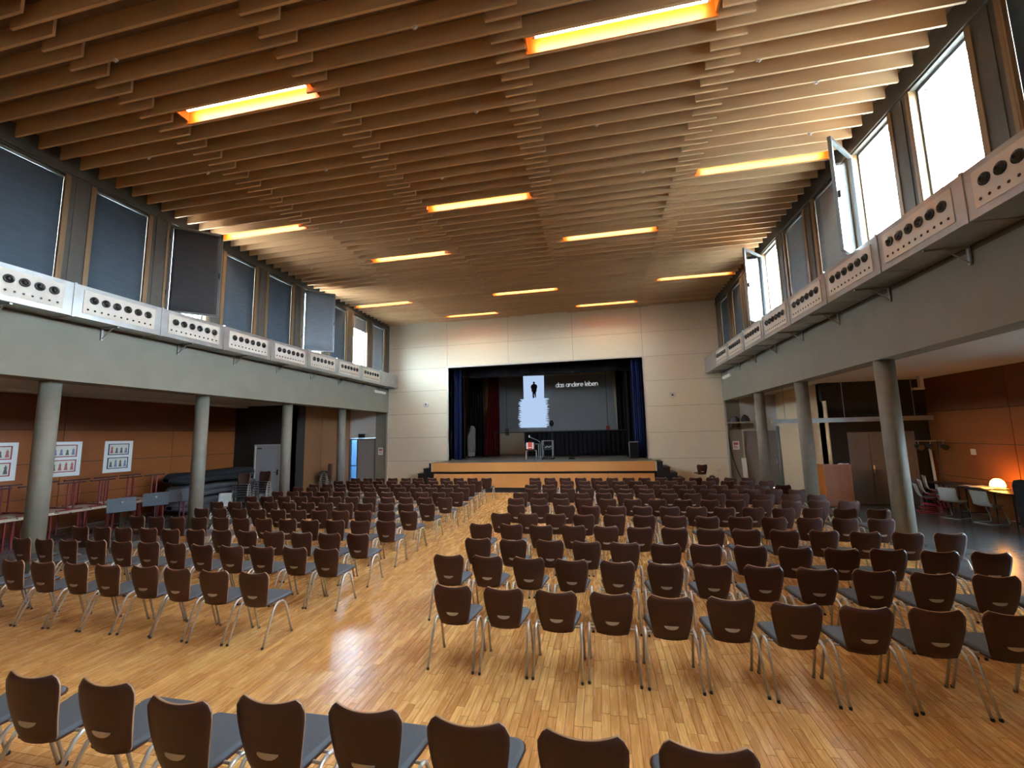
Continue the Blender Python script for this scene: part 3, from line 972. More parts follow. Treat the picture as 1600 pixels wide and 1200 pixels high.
panelled('wall_aisle_left', XAL, -1, 'orange brown wood panelled wall with the poster boards')
AW = (7.3, 8.5, 0.95, 2.85)  # opening for an unseen window added to light this aisle
panelled('wall_aisle_right', XAR, 1, 'orange brown wood panelled wall beside the tables and lamp', AW)
e = E('window_23', (XAR, AW[0], AW[2]))
O('frame', MB().box(0.04, 0.11, 0, 1.2, 0, 0.06).box(0.04, 0.11, 0, 1.2, 1.84, 1.9).box(0.04, 0.11, 0, 0.06, 0.06, 1.84).box(0.04, 0.11, 1.14, 1.2, 0.06, 1.84).box(0.04, 0.11, 0.57, 0.63, 0.06, 1.84), M['alu'], e)
O('pane', MB().box(0.07, 0.078, 0.06, 0.57, 0.06, 1.84), M['glass'], e)
O('pane', MB().box(0.07, 0.078, 0.63, 1.14, 0.06, 1.84), M['glass'], e)
T(e, 'unseen two pane window added to light the lectern side aisle', 'window', kind='structure')
T(O('switch_plate', MB().box(XAR - 0.012, XAR, 14.03, 14.19, 1.60, 1.76).box(XAR - 0.02, XAR - 0.012, 14.08, 14.14, 1.65, 1.71), M['paper']), 'small white switch on orange wall above the tables', 'switch')
T(O('switch_plate', MB().box(XAL, XAL + 0.012, 14.03, 14.17, 1.60, 1.76).box(XAL + .012, XAL + 0.02, 14.07, 14.13, 1.65, 1.71), M['paper']), 'small pale switch on orange wall behind the second column', 'switch')

# end block, poster side
BXL = -12.72
wl = MB()
wl.box(XAL, -14.47, 15.6, 15.8, 0, ZA).box(-13.17, BXL, 15.6, 15.8, 0, ZA).box(-14.47, -13.17, 15.6, 15.8, 2.26, ZA)
wl.box(XAL - 0.2, BXL, 15.8, 15.95, 0, ZA)  # unseen backing added so no sky light leaks round the door
wel = T(O('wall_end_left', wl, M['blackwall']), 'dark end wall with a white door in poster side aisle', 'wall', kind='structure')
d = E('door_1', (-14.47, 15.6, 0))
O('leaf', MB().box(0.06, 1.24, 0.03, 0.08, 0.01, 2.20), M['doorwhite'], d)
O('frame', MB().box(0, 0.06, -0.02, 0.1, 0, 2.26).box(1.24, 1.30, -0.02, 0.1, 0, 2.26).box(0.06, 1.24, -0.02, 0.1, 2.20, 2.26), M['palewall'], d)
O('handle', MB().box(1.12, 1.17, 0.0, 0.03, 0.98, 1.2).tube([(1.145, 0.0, 1.10), (1.145, -0.04, 1.10), (1.02, -0.04, 1.10)], 0.011, 8), M['blackmetal'], d)
O('name_plate', MB().box(0.12, 0.34, 0.022, 0.03, 2.06, 2.12), M['wallgrey'], d)
T(d, 'white single door in the dark end wall', 'door', kind='structure')
sw = MB().box(BXL - 0.1, BXL - 0.012, 15.6, YW + 0.1, 0, ZA)
wsl = T(O('wall_passage_left', sw, M['blackwall']), 'brown panelled side wall of the passage to the glazed door', 'wall', kind='structure')
for a, b, mt in ((15.6, 16.45, 'blackwall'), (16.45, 17.6, 'brownpanel'), (17.6, 18.75, 'brownpanel'), (18.75, YW + 0.1, 'brownpanel')):
    O('wall_panel', MB().box(BXL - 0.012, BXL, a + 0.005, b - 0.005, 0.01, ZA - 0.01), M[mt], wsl)
pl = MB().box(BXL, -11.24, YW + 0.02, YW + 0.2, 2.45, ZA).box(-11.24, XL, YW + 0.02, YW + 0.2, 0, ZA)
vb = MB().box(-13.6, -13.5, YW + 0.1, 21.9, 0, 3.0).box(-11.0, -10.9, YW + 0.2, 21.9, 0, 3.0).box(-13.6, -10.9, 21.9, 22.0, 0, 3.0)
vb.box(-13.6, -10.9, YW + 0.1, 21.65, 2.9, 3.0).box(-13.6, -10.9, YW + 0.1, 22.0, -0.1, 0.0).box(-13.6, BXL - 0.1, YW + 0.05, YW + 0.1, 0, 3.0)
T(O('wall_dimming_box', vb, plain('dimming_box_pale_blue', (170, 190, 205), 0.8)), 'pale blue box added behind the glazed door to dim daylight', 'wall', kind='structure')  # added box that dims and tints the daylight behind the glass strip
pel = T(O('wall_passage_end_left', pl, M['palewall']), 'pale wall above the glazed exit door, poster side', 'wall', kind='structure')
O('pier', MB().box(-11.24, XL - 0.02, YW - 0.02, YW + 0.02, 0, ZB), M['beam'], pel)
d = E('door_2', (BXL, YW, 0))
W2 = 1.48
O('frame', MB().box(0, 0.07, -0.02, 0.1, 0, 2.42).box(W2 - 0.07, W2, -0.02, 0.1, 0, 2.42).box(0.07, W2 - 0.07, -0.02, 0.1, 2.36, 2.42).box(0.42, 0.48, 0, 0.08, 0, 2.36), M['wallgrey'], d)
O('leaf', MB().box(0.48, W2 - 0.07, 0.01, 0.06, 0.01, 2.36), M['doorgrey'], d)
O('glass_strip', MB().box(0.07, 0.42, 0.03, 0.04, 0.0, 2.36), M['skyglass'], d)
O('push_bar', MB().tube([(0.08, -0.01, 1.05), (0.42, -0.01, 1.05)], 0.02, 8), M['blackmetal'], d)
T(d, 'grey exit door with a glass strip showing daylight', 'door', kind='structure')
e = E('exit_sign', (-12.02, YW + 0.02, 2.46))
O('box', MB().box(-0.17, 0.17, -0.10, 0, 0, 0.2), M['exit'], e)
O('face', MB().box(-0.155, 0.155, -0.104, -0.10, 0.015, 0.185), M['stepblack'], e)
T(e, 'dark exit sign box above the glazed door', 'sign')


def notice(x, y, z, w, h, label):
    e = E('notice', (x, y, z))
    O('sheet', MB().box(-w / 2, w / 2, -0.006, 0, 0, h), M['paper'], e)
    O('print', MB().box(-w * .35, w * .35, -0.008, -0.006, h * .55, h * .85).box(-w * .35, w * .2, -0.008, -0.006, h * .35, h * .42).box(-w * .35, w * .3, -0.008, -0.006, h * .2, h * .27), M['inkred'], e)
    return T(e, label, 'notice')


notice(-10.95, YW - 0.022, 1.58, 0.26, 0.36, 'white paper notice on grey pier beside the glazed door')
notice(5.68, YW - 0.022, 1.60, 0.26, 0.36, 'white paper notice on grey pier beside the beige door')

# end block, lectern side
BXR = 7.18
wr = MB()
wr.box(BXR, 7.78, 15.6, 15.8, 0, ZA).box(9.62, XAR, 15.6, 15.8, 0, ZA).box(7.78, 9.62, 15.6, 15.8, 2.27, ZA)
wr.box(BXR, XAR + 0.2, 15.8, 15.95, 0, ZA)  # solid backing added to block sky light behind the double door
T(O('wall_end_right', wr, M['blackwall']), 'near black end wall around the beige double door', 'wall', kind='structure')
d = E('door_3', (7.78, 15.6, 0))
O('leaf', MB().box(0.06, 0.60, 0.02, 0.07, 0.01, 2.22), M['doorgrey'], d)
lf = O('leaf', MB().box(0.61, 1.78, 0.02, 0.07, 0.01, 2.22), M['doorgrey'], d)
O('handle', MB().box(0.63, 0.68, 0.005, 0.02, 0.98, 1.22).tube([(0.655, 0.01, 1.08), (0.655, -0.04, 1.08), (0.76, -0.04, 1.08)], 0.012, 8), M['steel'], lf)
O('frame', MB().box(0, 0.06, -0.02, 0.1, 0, 2.27).box(1.78, 1.84, -0.02, 0.1, 0, 2.27).box(0.06, 1.78, -0.02, 0.1, 2.22, 2.27), M['doorgrey'], d)
T(d, 'beige grey double door behind the lectern', 'door', kind='structure')
wsr = T(O('wall_passage_right', MB().box(BXR, BXR + 0.2, 15.8, 19.3, 0, ZA).box(BXR, BXR + 0.03, 15.42, 15.8, 0.0, ZA - 0.6), M['creamwall']), 'cream side wall of the passage beside the second column', 'wall', kind='structure')
O('baseboard', MB().box(BXR - 0.015, BXR, 15.5, 19.3, 0, 0.09), M['wallgrey'], wsr)
pr = MB().box(5.95, BXR + 0.4, YW + 0.02, YW + 0.2, 2.48, ZA).box(XR, 5.95, YW + 0.02, YW + 0.2, 0, ZA).box(7.4, BXR + 0.4, YW + 0.02, YW + 0.2, 0, 2.48).box(BXR + 0.2, BXR + 0.4, 19.3, YW + 0.1, 0, ZA)
pr.box(XR, BXR + 0.6, YW + 0.2, YW + 0.3, 0, ZA)  # backing added behind the passage door to shut out sky light
per = T(O('wall_passage_end_right', pr, M['palewall']), 'pale wall above the beige passage door, lectern side', 'wall', kind='structure')
O('pier', MB().box(XR + 0.02, 5.95, YW - 0.02, YW + 0.02, 0, ZB), M['beam'], per)
d = E('door_4', (5.95, YW, 0))
O('leaf', MB().box(0.06, 1.39, 0.02, 0.07, 0.01, 2.38), M['doorgrey'], d)
O('frame', MB().box(0, 0.06, -0.02, 0.1, 0, 2.46).box(1.39, 1.45, -0.02, 0.1, 0, 2.46).box(0.06, 1.39, -0.02, 0.1, 2.38, 2.46), M['trim'], d)
O('handle', MB().box(1.25, 1.29, 0.0, 0.02, 1.0, 1.2).tube([(1.27, 0.01, 1.1), (1.27, -0.03, 1.1), (1.17, -0.03, 1.1)], 0.01, 8), M['steel'], d)
T(d, 'tall beige passage door behind the columns, lectern side', 'door', kind='structure')
T(O('vertical_pipe', MB().tube([(BXR - 0.05, 19.25, 0), (BXR - 0.05, 19.25, 2.55)], 0.06, 10), M['alu'], smooth=True), 'grey vertical pipe at the corner of the cream wall', 'pipe')
e = E('wall_shelf', (5.72, YW - 0.02, 2.72))
O('board', MB().box(-0.36, 0.62, -0.45, 0.0, 0, 0.05), M['trim'], e)
O('bracket', MB().prism([(-0.4, 0.0), (0, 0), (0, -0.3)], -0.25, -0.22, 'x'), M['steel'], e)
O('bracket', MB().prism([(-0.4, 0.0), (0, 0), (0, -0.3)], 0.1, 0.13, 'x'), M['steel'], e)
T(e, 'high shelf on the grey pier beside the beige passage door', 'shelf')
for i, (dx, hh, lab) in enumerate(((-0.05, 0.22, 'crumpled dark cloth bundle on high shelf'), (0.33, 0.28, 'larger dark cloth bundle on high shelf, nearer door'))):
    def fb(u, v, hh=hh):
        a = u * 2 * math.pi
        r_ = 0.17 * math.sin(v * math.pi * 0.5 + 0.05) * (1 + 0.18 * math.sin(3 * a + i * 2) + 0.1 * math.sin(7 * a))
        return (r_ * math.cos(a), r_ * math.sin(a) * 0.8, hh * math.cos(v * math.pi * 0.5) * (1 + 0.1 * math.sin(2 * a))), (0, 0, 1)
    T(O('cloth_bundle', MB().sheet(fb, 16, 6, 0.01), M['greycloth'], None, (5.72 + dx, YW - 0.25, 2.775), smooth=True), lab, 'cloth')
T(O('leaning_board', MB().box(-0.09, 0.09, -0.02, 0.02, 0, 1.25), M['paper'], None, (5.93, YW - 0.16, 0.0), (rad(-5), 0, 0)), 'narrow white board leaning beside the beige passage door', 'board')
e = E('suspended_rail', (0, 15.25, 2.60))
O('rail', MB().box(5.52, 9.95, -0.05, 0.05, 0, 0.14), M['duct'], e)
for x in (5.9, 7.6, 9.5):
    O('hanger', MB().tube([(x, 0, 0.14), (x, 0, ZA - 2.60)], 0.01, 6), M['steel'], e)
O('end_cap', MB().box(5.50, 5.52, -0.06, 0.06, -0.01, 0.15), M['trim'], e)
T(e, 'galvanised rail hung across the aisle above the double door', 'rail')
T(O('cable_hose', MB().tube([(5.40, YW - 0.05, 2.4), (5.45, YW - 0.05, 1.6), (5.62, YW - 0.06, 0.8), (5.85, YW - 0.25, 0.03)], 0.018, 8), M['blackmetal'], smooth=True), 'dark cable hanging down the corner beside the stage wall', 'cable')
T(O('trim_3', MB().box(XR - 0.02, XR + 0.06, YW - 0.10, YW - 0.02, 0, ZB), M['trim']), 'pale corner profile at the stage wall, lectern side', 'trim', kind='structure')
T(O('trim_4', MB().box(XL - 0.06, XL + 0.02, YW - 0.10, YW - 0.02, 0, ZB), M['trim']), 'pale corner profile at the stage wall, poster side', 'trim', kind='structure')
for xx, sgn, lab in ((XL, 1, 'short white tube lamp under the duct, poster side'), (XR, -1, 'short white tube lamp under the duct, lectern side')):
    e = E('emergency_lamp', (xx, 18.9, 4.62))
    xa, xb = sorted((0, sgn * 0.09))
    O('housing', MB().box(xa, xb, -0.55, 0.55, 0, 0.10), M['batten'], e)
    O('diffuser', MB().box(xa + 0.012, xb - 0.012, -0.52, 0.52, -0.02, 0.0), M['paper'], e)
    T(e, lab, 'lamp')

# rear wall behind the photographer
T(O('wall_rear', MB().box(XAL - 0.2, XAR + 0.2, Y0 - 0.2, Y0, 0, ZTOP + 0.15), M['creamwall']), 'plain cream rear wall of the hall', 'wall', kind='structure')

# ---- poster boards
spots = [(8.62, 0.84, 'red', 'poster board with red framed pictures nearest the first column'), (10.07, 0.85, 'red', 'poster board with red framed pictures half behind the first column'),
         (11.51, 0.83, 'blue', 'poster board with blue framed pictures between the columns')]
for pi, (yb, wd, fc_, lab) in enumerate(spots):
    e = E('poster_board', (XAL, yb - wd, 1.50))
    hh = 1.01
    O('board', MB().box(0, 0.012, 0, wd, 0, hh), M['paper'], e)
    rp = random.Random(20 + pi)
    for r_ in range(2):
        z0_ = 0.12 + r_ * 0.44
        f = O('picture_frame', MB().box(0.012, 0.022, 0.10, wd - 0.12, z0_, z0_ + 0.36), M[fc_ + 'frame'], e)
        O('picture', MB().box(0.022, 0.024, 0.13, wd - 0.15, z0_ + 0.025, z0_ + 0.335), M['paperprint'], f)
        for q in range(4):
            yy = 0.20 + q * (wd - 0.36) / 3.4
            mk = ['ink', 'inkred', 'inkblue'][rp.randrange(3)]
            h_ = 0.16 + 0.08 * rp.random()
            O('dress_figure', MB().prism([(yy - 0.045, z0_ + 0.06), (yy + 0.045, z0_ + 0.06), (yy + 0.022, z0_ + 0.06 + h_ * .6), (yy + 0.035, z0_ + 0.06 + h_ * .75), (yy + 0.012, z0_ + 0.06 + h_ * .85), (yy + 0.012, z0_ + 0.06 + h_), (yy - 0.012, z0_ + 0.06 + h_), (yy - 0.012, z0_ + 0.06 + h_ * .85), (yy - 0.035, z0_ + 0.06 + h_ * .75), (yy - 0.022, z0_ + 0.06 + h_ * .6)], 0.024, 0.026, 'x'), M[mk], f)
    T(e, lab, 'poster', 'poster boards on the aisle wall')


# ---- tables with red T legs
def red_table(name):
    e = E(name)
    O('top', MB().box(-1.28, 0.0, -0.33, 0.33, 0.715, 0.74), M['tabletop'], e)
    for x in (-0.18, -1.10):
        lg = MB()
        lg.tube([(x, -0.07, 0.05), (x, -0.07, 0.70)], 0.020, 8).tube([(x, 0.07, 0.05), (x, 0.07, 0.70)], 0.020, 8)
        lo = O('leg', lg, M['redsteel'], e)
        O('foot_bar', MB().box(x - 0.022, x + 0.022, -0.29, 0.29, 0.01, 0.05), M['darkred'], lo)
        O('top_bar', MB().box(x - 0.022, x + 0.022, -0.27, 0.27, 0.685, 0.715), M['redsteel'], lo)
    O('rail', MB().box(-1.10, -0.18, -0.02, 0.02, 0.655, 0.685), M['redsteel'], e)
    return e


tproto = red_table('folding_table')
first = True
for i in range(10):
    t_ = tproto if first else copy_tree(tproto)
    first = False
    t_.location = (-13.16 + (R.random() - .5) * 0.05, 5.35 + i * 0.69, 0)
    T(t_, 'pale topped table standing on red legs by poster wall, %s from the white door' % ORD[10 - i], 'table', 'standing tables by the poster wall')
for i in range(8):
    t_ = copy_tree(tproto)
    jx_ = (R.random() - .5) * 0.12
    t_.location = (-13.16 + jx_, 5.72 + i * 0.70, 0.74 + 0.74 + 0.002)
    t_.rotation_euler = (math.pi, 0, 0)
    T(t_, 'table turned upside down, red legs in air, %s from the white door' % ORD[8 - i], 'table', 'upturned tables by the poster wall')

# ---- dark covered stack along the poster wall
for j, (z0_, z1_, mt, lab, dx) in enumerate(((0.0, 0.5, 'greycloth', 'lowest grey cloth bundle along the poster wall', 0.0), (0.5, 0.95, 'greycloth', 'middle grey cloth bundle along the poster wall', 0.12), (0.95, 1.38, 'darkcloth', 'topmost dark cloth bundle along the poster wall', 0.22))):
    def fs(u, v, z0_=z0_, z1_=z1_, j=j):
        a = u * 2 * math.pi
        y = -1.6 + v * 3.6
        endt = min(1.0, 6 * v + 0.25, 6 * (1 - v) + 0.25)
        rr = 1 + 0.05 * math.sin(5 * a + 9 * v) + 0.04 * math.sin(13 * v + 3 * j)
        cx = math.copysign(abs(math.cos(a)) ** 0.35, math.cos(a)) * 0.52 * rr * endt
        cz = math.copysign(abs(math.sin(a)) ** 0.35, math.sin(a)) * (z1_ - z0_) / 2 * (0.9 + 0.1 * math.sin(7 * v + j)) * endt
        return (cx, y, (z1_ - z0_) / 2 + cz), (math.cos(a), 0, math.sin(a))
    T(O('cloth_bundle', MB().sheet(fs, 18, 22, 0.008), M[mt], None, (-14.1 - dx, 13.35, z0_), smooth=True), lab, 'cloth')


# ---- music stands
def music_stand(x, y, rz, lab):
    e = E('music_stand', (x, y, 0), rz)
    O('desk', MB().box(-0.27, 0.27, -0.01, 0.01, -0.17, 0.17).box(-0.27, 0.27, -0.01, 0.06, -0.17, -0.155), M['standplate'], e, (0, 0, 0.92), (rad(-14), 0, 0))
    O('pole', MB().tube([(0, 0.05, 0.16), (0, 0.05, 0.88)], 0.014, 8), M['blackmetal'], e)
    O('knob', MB().lathe([(0.02, 0.0), (0.025, 0.03), (0.012, 0.045)], (0, -0.05, 0.98), 10, 'y'), M['chrome'], e)
    for k in range(3):
        a = k * 2 * math.pi / 3 + 0.4
        O('leg', MB().tube([(0, 0.05, 0.22), (0.27 * math.cos(a), 0.05 + 0.27 * math.sin(a), 0.012)], 0.011, 6), M['blackmetal'], e)
    return T(e, lab, 'music stand', 'music stands by the poster side chairs')


music_stand(-11.6, 8.48, rad(62), 'grey music stand nearest the first column')
music_stand(-11.75, 9.42, rad(55), 'dark grey music stand, middle of three')
music_stand(-11.8, 10.15, rad(60), 'grey music stand beside the second column')

# ================================================================== CHAIRS
def w_half(t):
    pts = [(0, .146), (.04, .158), (.12, .165), (.3, .180), (.5, .196), (.7, .208), (.85, .214), (.94, .210), (.98, .202), (1, .190)]
    for (a, wa), (b, wb) in zip(pts[:-1], pts[1:]):
        if t <= b:
            return wa + (wb - wa) * (t - a) / (b - a)
    return pts[-1][1]


def back_fn(u, v):
    uu = u * 2 - 1
    ztop = 0.808 + 0.030 * abs(uu) ** 2.0 - 0.030 * max(0, abs(uu) - 0.86) / 0.14
    zbot = 0.408 + 0.010 * abs(uu) ** 4
    z = zbot + (ztop - zbot) * v
    x = uu * w_half(v)
    y = -0.150 - 0.055 * v - 0.012 * math.sin(v * 3.0) + 0.030 * uu * uu
    n = Vector((-0.28 * uu, 1.0, 0.16)).normalized()
    return (x, y, z), n


CH = {}
CH['back'] = MB().sheet(back_fn, 14, 10, 0.012, 0, 1).data('backrest', [M['chairwood'], M['chairedge']], True)
cres = []
for k in range(9):
    a = math.pi + k * math.pi / 8
    cres.append((0.066 * math.cos(a), 0.546 + 0.034 * math.sin(a) * 0.95))
hm = MB()
for (dy0, dy1) in ((-0.190, -0.152),):
    hm.prism([(x, z) for x, z in cres], dy0 + 0.002, dy1)
CH['handle'] = hm.data('handle_insert', M['handle'])


def seat_poly(inset=0.0):
    hw_f, hw_r, yf, yr = 0.222 - inset, 0.160 - inset, 0.272 - inset, -0.140 + inset
    pts = []
    def arc(cx, cy, r, a0, a1, n=4):
        for k in range(n + 1):
            a = rad(a0 + (a1 - a0) * k / n)
            pts.append((cx + r * math.cos(a), cy + r * math.sin(a)))
    arc(hw_f - 0.06, yf - 0.06, 0.06, 0, 90)
    arc(-(hw_f - 0.06), yf - 0.06, 0.06, 90, 180)
    arc(-(hw_r - 0.04), yr + 0.04, 0.04, 180, 270)
    arc(hw_r - 0.04, yr + 0.04, 0.04, 270, 360)
    return pts


def tilt(q):
    q.v = [(x, y, z + (y - 0.10) * 0.09) for (x, y, z) in q.v]
    return q


CH['seat'] = tilt(MB().prism(seat_poly(), 0.434, 0.446, 'z')).data('seat', M['chairwood'])
pd = MB()
p0, p1, p2 = seat_poly(0.008), seat_poly(0.010), seat_poly(0.028)
n_ = len(p0)
pv = [(x, y, 0.446) for x, y in p0] + [(x, y, 0.460) for x, y in p1] + [(x, y, 0.469) for x, y in p2]
pf = [(a * n_ + i, a * n_ + (i + 1) % n_, (a + 1) * n_ + (i + 1) % n_, (a + 1) * n_ + i) for a in (0, 1) for i in range(n_)]
pf.append(tuple(range(2 * n_, 3 * n_)))
pd.add(pv, pf)
CH['pad'] = tilt(pd).data('seat_pad', M['pad'], True)
LR = 0.0128
for sx in (-1, 1):
    CH['rear%d' % sx] = MB().tube([(sx * .243, -.262, 0.0), (sx * .238, -.120, .345), (sx * .236, -.085, .405), (sx * .235, -.045, .430), (sx * .235, 0.0, .437)], LR, 8).data('leg', M['chrome'], True)
    CH['front%d' % sx] = MB().tube([(sx * .243, .215, 0.0), (sx * .238, .110, .345), (sx * .236, .080, .405), (sx * .235, .045, .430), (sx * .235, 0.0, .437)], LR, 8).data('leg', M['chrome'], True)
CH['frame'] = MB().tube([(-.235, -.035, .425), (.235, -.035, .425)], 0.009, 6).tube([(-.235, .045, .425), (.235, .045, .425)], 0.009, 6).data('cross_bars', M['chrome'])
CH['cap'] = MB().lathe([(0.0148, 0.0), (0.0148, 0.020), (0.0135, 0.024)], n=8).data('foot_cap', M['rubber'])
CH['capr'] = CH['cap']


def chair(x, y, rz, level, z=0.0, name='stacking_chair'):
    """level 0: all parts; 1: without foot caps; 2: far away"""
    e = E(name, (x, y, z), rz)
    b = link('backrest', CH['back'], e)
    if level < 2:
        link('handle_insert', CH['handle'], b)
    link('seat', CH['seat'], e)
    link('seat_pad', CH['pad'], e)
    for sx in (-1, 1):
        for w_, yy in (('rear', -.262), ('front', .215)):
            lg = link('leg', CH['%s%d' % (w_, sx)], e)
            if level == 0:
                link('foot_cap', CH['cap'], lg, (sx * .243, yy, 0))
    if level == 0:
        link('cross_bars', CH['frame'], e)
    return e


ROWY = [4.60, 5.70, 6.64, 7.70, 8.75, 9.76, 10.78, 11.82, 12.85, 13.78, 14.85, 15.90]
LROWS = [(-4.20, -8.72, 9), (-4.00, -9.95, 12), (-4.06, -10.08, 12), (-4.13, -10.10, 12), (-4.15, -9.58, 11), (-4.14, -10.15, 12),
         (-4.10, -10.05, 12), (-4.13, -10.08, 12), (-4.26, -10.15, 12), (-4.37, -10.2, 12), (-4.42, -9.95, 11), (-4.35, -9.87, 11)]
RROWS = [(-1.63, 3.89, 11), (-2.10, 4.59, 13), (-1.95, 4.73, 13), (-2.21, 5.02, 14), (-2.10, 4.75, 13), (-1.96, 5.25, 14),
         (-2.19, 5.28, 14), (-2.26, 5.09, 14), (-2.10, 5.05, 14), (-2.26, 5.10, 14), (-2.30, 5.03, 14), (-2.46, 4.85, 14)]
RYOFF = [-0.08, -0.08, -0.06, -0.05, -0.03, 0.0, 0.02, 0.0, -0.1, -0.05, 0.0, 0.0]
for block, rows in (('poster', LROWS), ('lectern', RROWS)):
    for ri, (xa, xb, n) in enumerate(rows):
        y = ROWY[ri] + 0.20 + (RYOFF[ri] if block == 'lectern' else 0.0)
        lev = 0 if ri < 4 else (1 if ri < 8 else 2)
        for k in range(n):
            x = xa + (xb - xa) * k / (n - 1)
            c = chair(x + (R.random() - .5) * 0.02, y + (R.random() - .5) * 0.05, (R.random() - .5) * rad(3.5), lev)
            T(c, 'brown chair, %s side block, %s row from stage, %s seat from centre aisle' % (block, ORD[12 - ri], ORD[k + 1]), 'chair',
              'chairs in the %s side block' % block)
for k, (x, y, rz) in enumerate([(-4.08, 2.33, 0), (-3.52, 2.33, 0.02), (-2.95, 2.34, -0.01), (-2.34, 2.27, 0.0), (-1.84, 2.36, 0.01), (-1.28, 2.38, -0.01), (-0.715, 2.37, 0.01), (-0.15, 2.37, 0.0), (0.405, 2.39, 0.015)]):
    c = chair(x, y, rz, 0, DZ)
    T(c, 'brown chair in the separate rearmost row, %s seat from the poster side' % ORD[k + 1], 'chair', 'chairs in the rearmost row')

# chairs stacked in the aisle
for (x, y, rz, n, lab) in ((-12.75, 13.25, rad(205), 6, 'stack nearer the second column'), (-12.7, 14.15, rad(195), 6, 'stack in front of the white door'), (-12.2, 17.3, rad(100), 7, 'stack by the brown passage panel')):
    for k in range(n):
        c = chair(x, y, rz, 2, k * 0.085)
        T(c, 'brown chair in a %s, %s from the floor' % (lab, ORD[k + 1]), 'chair', 'stacked chairs in the poster side aisle')
# chair on a dolly by the stage wall
e = E('chair_dolly', (4.05, 19.2, 0))
O('deck', MB().box(-0.30, 0.30, -0.30, 0.30, 0.16, 0.22), M['palewall'], e)
for a in (-0.24, 0.24):
    for b in (-0.24, 0.24):
        O('wheel', MB().lathe([(0.08, -0.02), (0.08, 0.02)], (a, b, 0.08), 12, 'y'), M['rubber'], e)
        O('fork', MB().box(a - 0.012, a + 0.012, b - 0.03, b + 0.03, 0.08, 0.16), M['steel'], e)
T(e, 'low pale dolly on wheels by the stage wall', 'dolly')
T(chair(4.05, 19.2, rad(8), 1, 0.22), 'single brown chair raised on a dolly by the stage wall', 'chair')
hp = [(0.13 * math.cos(a), 0.0, 0.22 + 0.20 * math.sin(a)) for a in [rad(-20 + 11 * k) for k in range(21)]]
T(O('hose_hoop', MB().tube([(q[0], q[1], q[2] + 0.12) for q in hp], 0.045, 8).tube([(hp[0][0], 0, 0.0), (hp[0][0], 0, 0.26)], 0.045, 8).tube([(hp[-1][0], 0, 0.0), (hp[-1][0], 0, 0.26)], 0.045, 8), M['greycloth'], None, (4.50, 19.3, 0.0), smooth=True), 'thick grey hose bent into a hoop beside the dolly', 'hose')

# stage chair with a red bag
c = chair(-3.2, 19.75, rad(4), 0, ZS)
T(c, 'chair standing on the stage with a bag over its back', 'chair')
e = E('bag', (-3.2, 19.50, ZS + 0.47))
def bagf(u, v):
    a = u * 2 * math.pi
    r_ = (0.55 + 0.45 * math.sin(v * math.pi)) if 0 < v < 1 else 0.5
    return (0.17 * r_ * math.cos(a) * 1.05, 0.05 * r_ * math.sin(a) - 0.02, 0.02 + v * 0.34), (math.cos(a), math.sin(a), 0)
O('body', MB().sheet(bagf, 16, 8, 0.006), M['orange'], e, smooth=True)
O('white_panel', MB().box(-0.17, -0.10, -0.075, -0.06, 0.05, 0.34).box(0.10, 0.17, -0.075, -0.06, 0.05, 0.34).box(-0.08, 0.08, -0.085, -0.07, 0.10, 0.13), M['paper'], e)
O('strap', MB().tube([(-0.06, -0.02, 0.34), (-0.04, -0.02, 0.42), (0.04, -0.02, 0.42), (0.06, -0.02, 0.34)], 0.008, 6), M['blackmetal'], e)
T(e, 'red and white bag hung on the stage chair', 'bag')


# ================================================================== LECTERN SIDE AISLE
e = E('lectern', (7.12, 15.05, 0))
O('front_panel', MB().box(-0.36, 0.36, -0.02, 0.0, 0.03, 1.28), M['lectern'], e)
O('side_panel', MB().box(-0.38, -0.36, -0.02, 0.40, 0.0, 1.30), M['trough'], e)  # orange side colour stands in for the lectern's lit edge
O('side_panel', MB().box(0.36, 0.38, -0.02, 0.40, 0.0, 1.30), M['trough'], e)
O('desk_top', MB().prism([(-0.06, 1.28), (0.42, 1.18), (0.42, 1.21), (-0.06, 1.31)], -0.40, 0.40, 'x'), M['lectern'], e)
O('shelf', MB().box(-0.36, 0.36, 0.0, 0.38, 0.60, 0.62), M['lectern'], e)
T(e, 'wooden lectern standing before the dark end wall', 'lectern')
T(O('open_booklet', MB().prism([(-0.12, 0.0), (0.12, 0.0), (0.11, 0.025), (0.0, 0.012), (-0.11, 0.03)], -0.09, 0.09), M['paper'], None, (7.36, 15.16, 1.285), (rad(-12), 0, 0)), 'pale open booklet lying on the lectern', 'booklet')


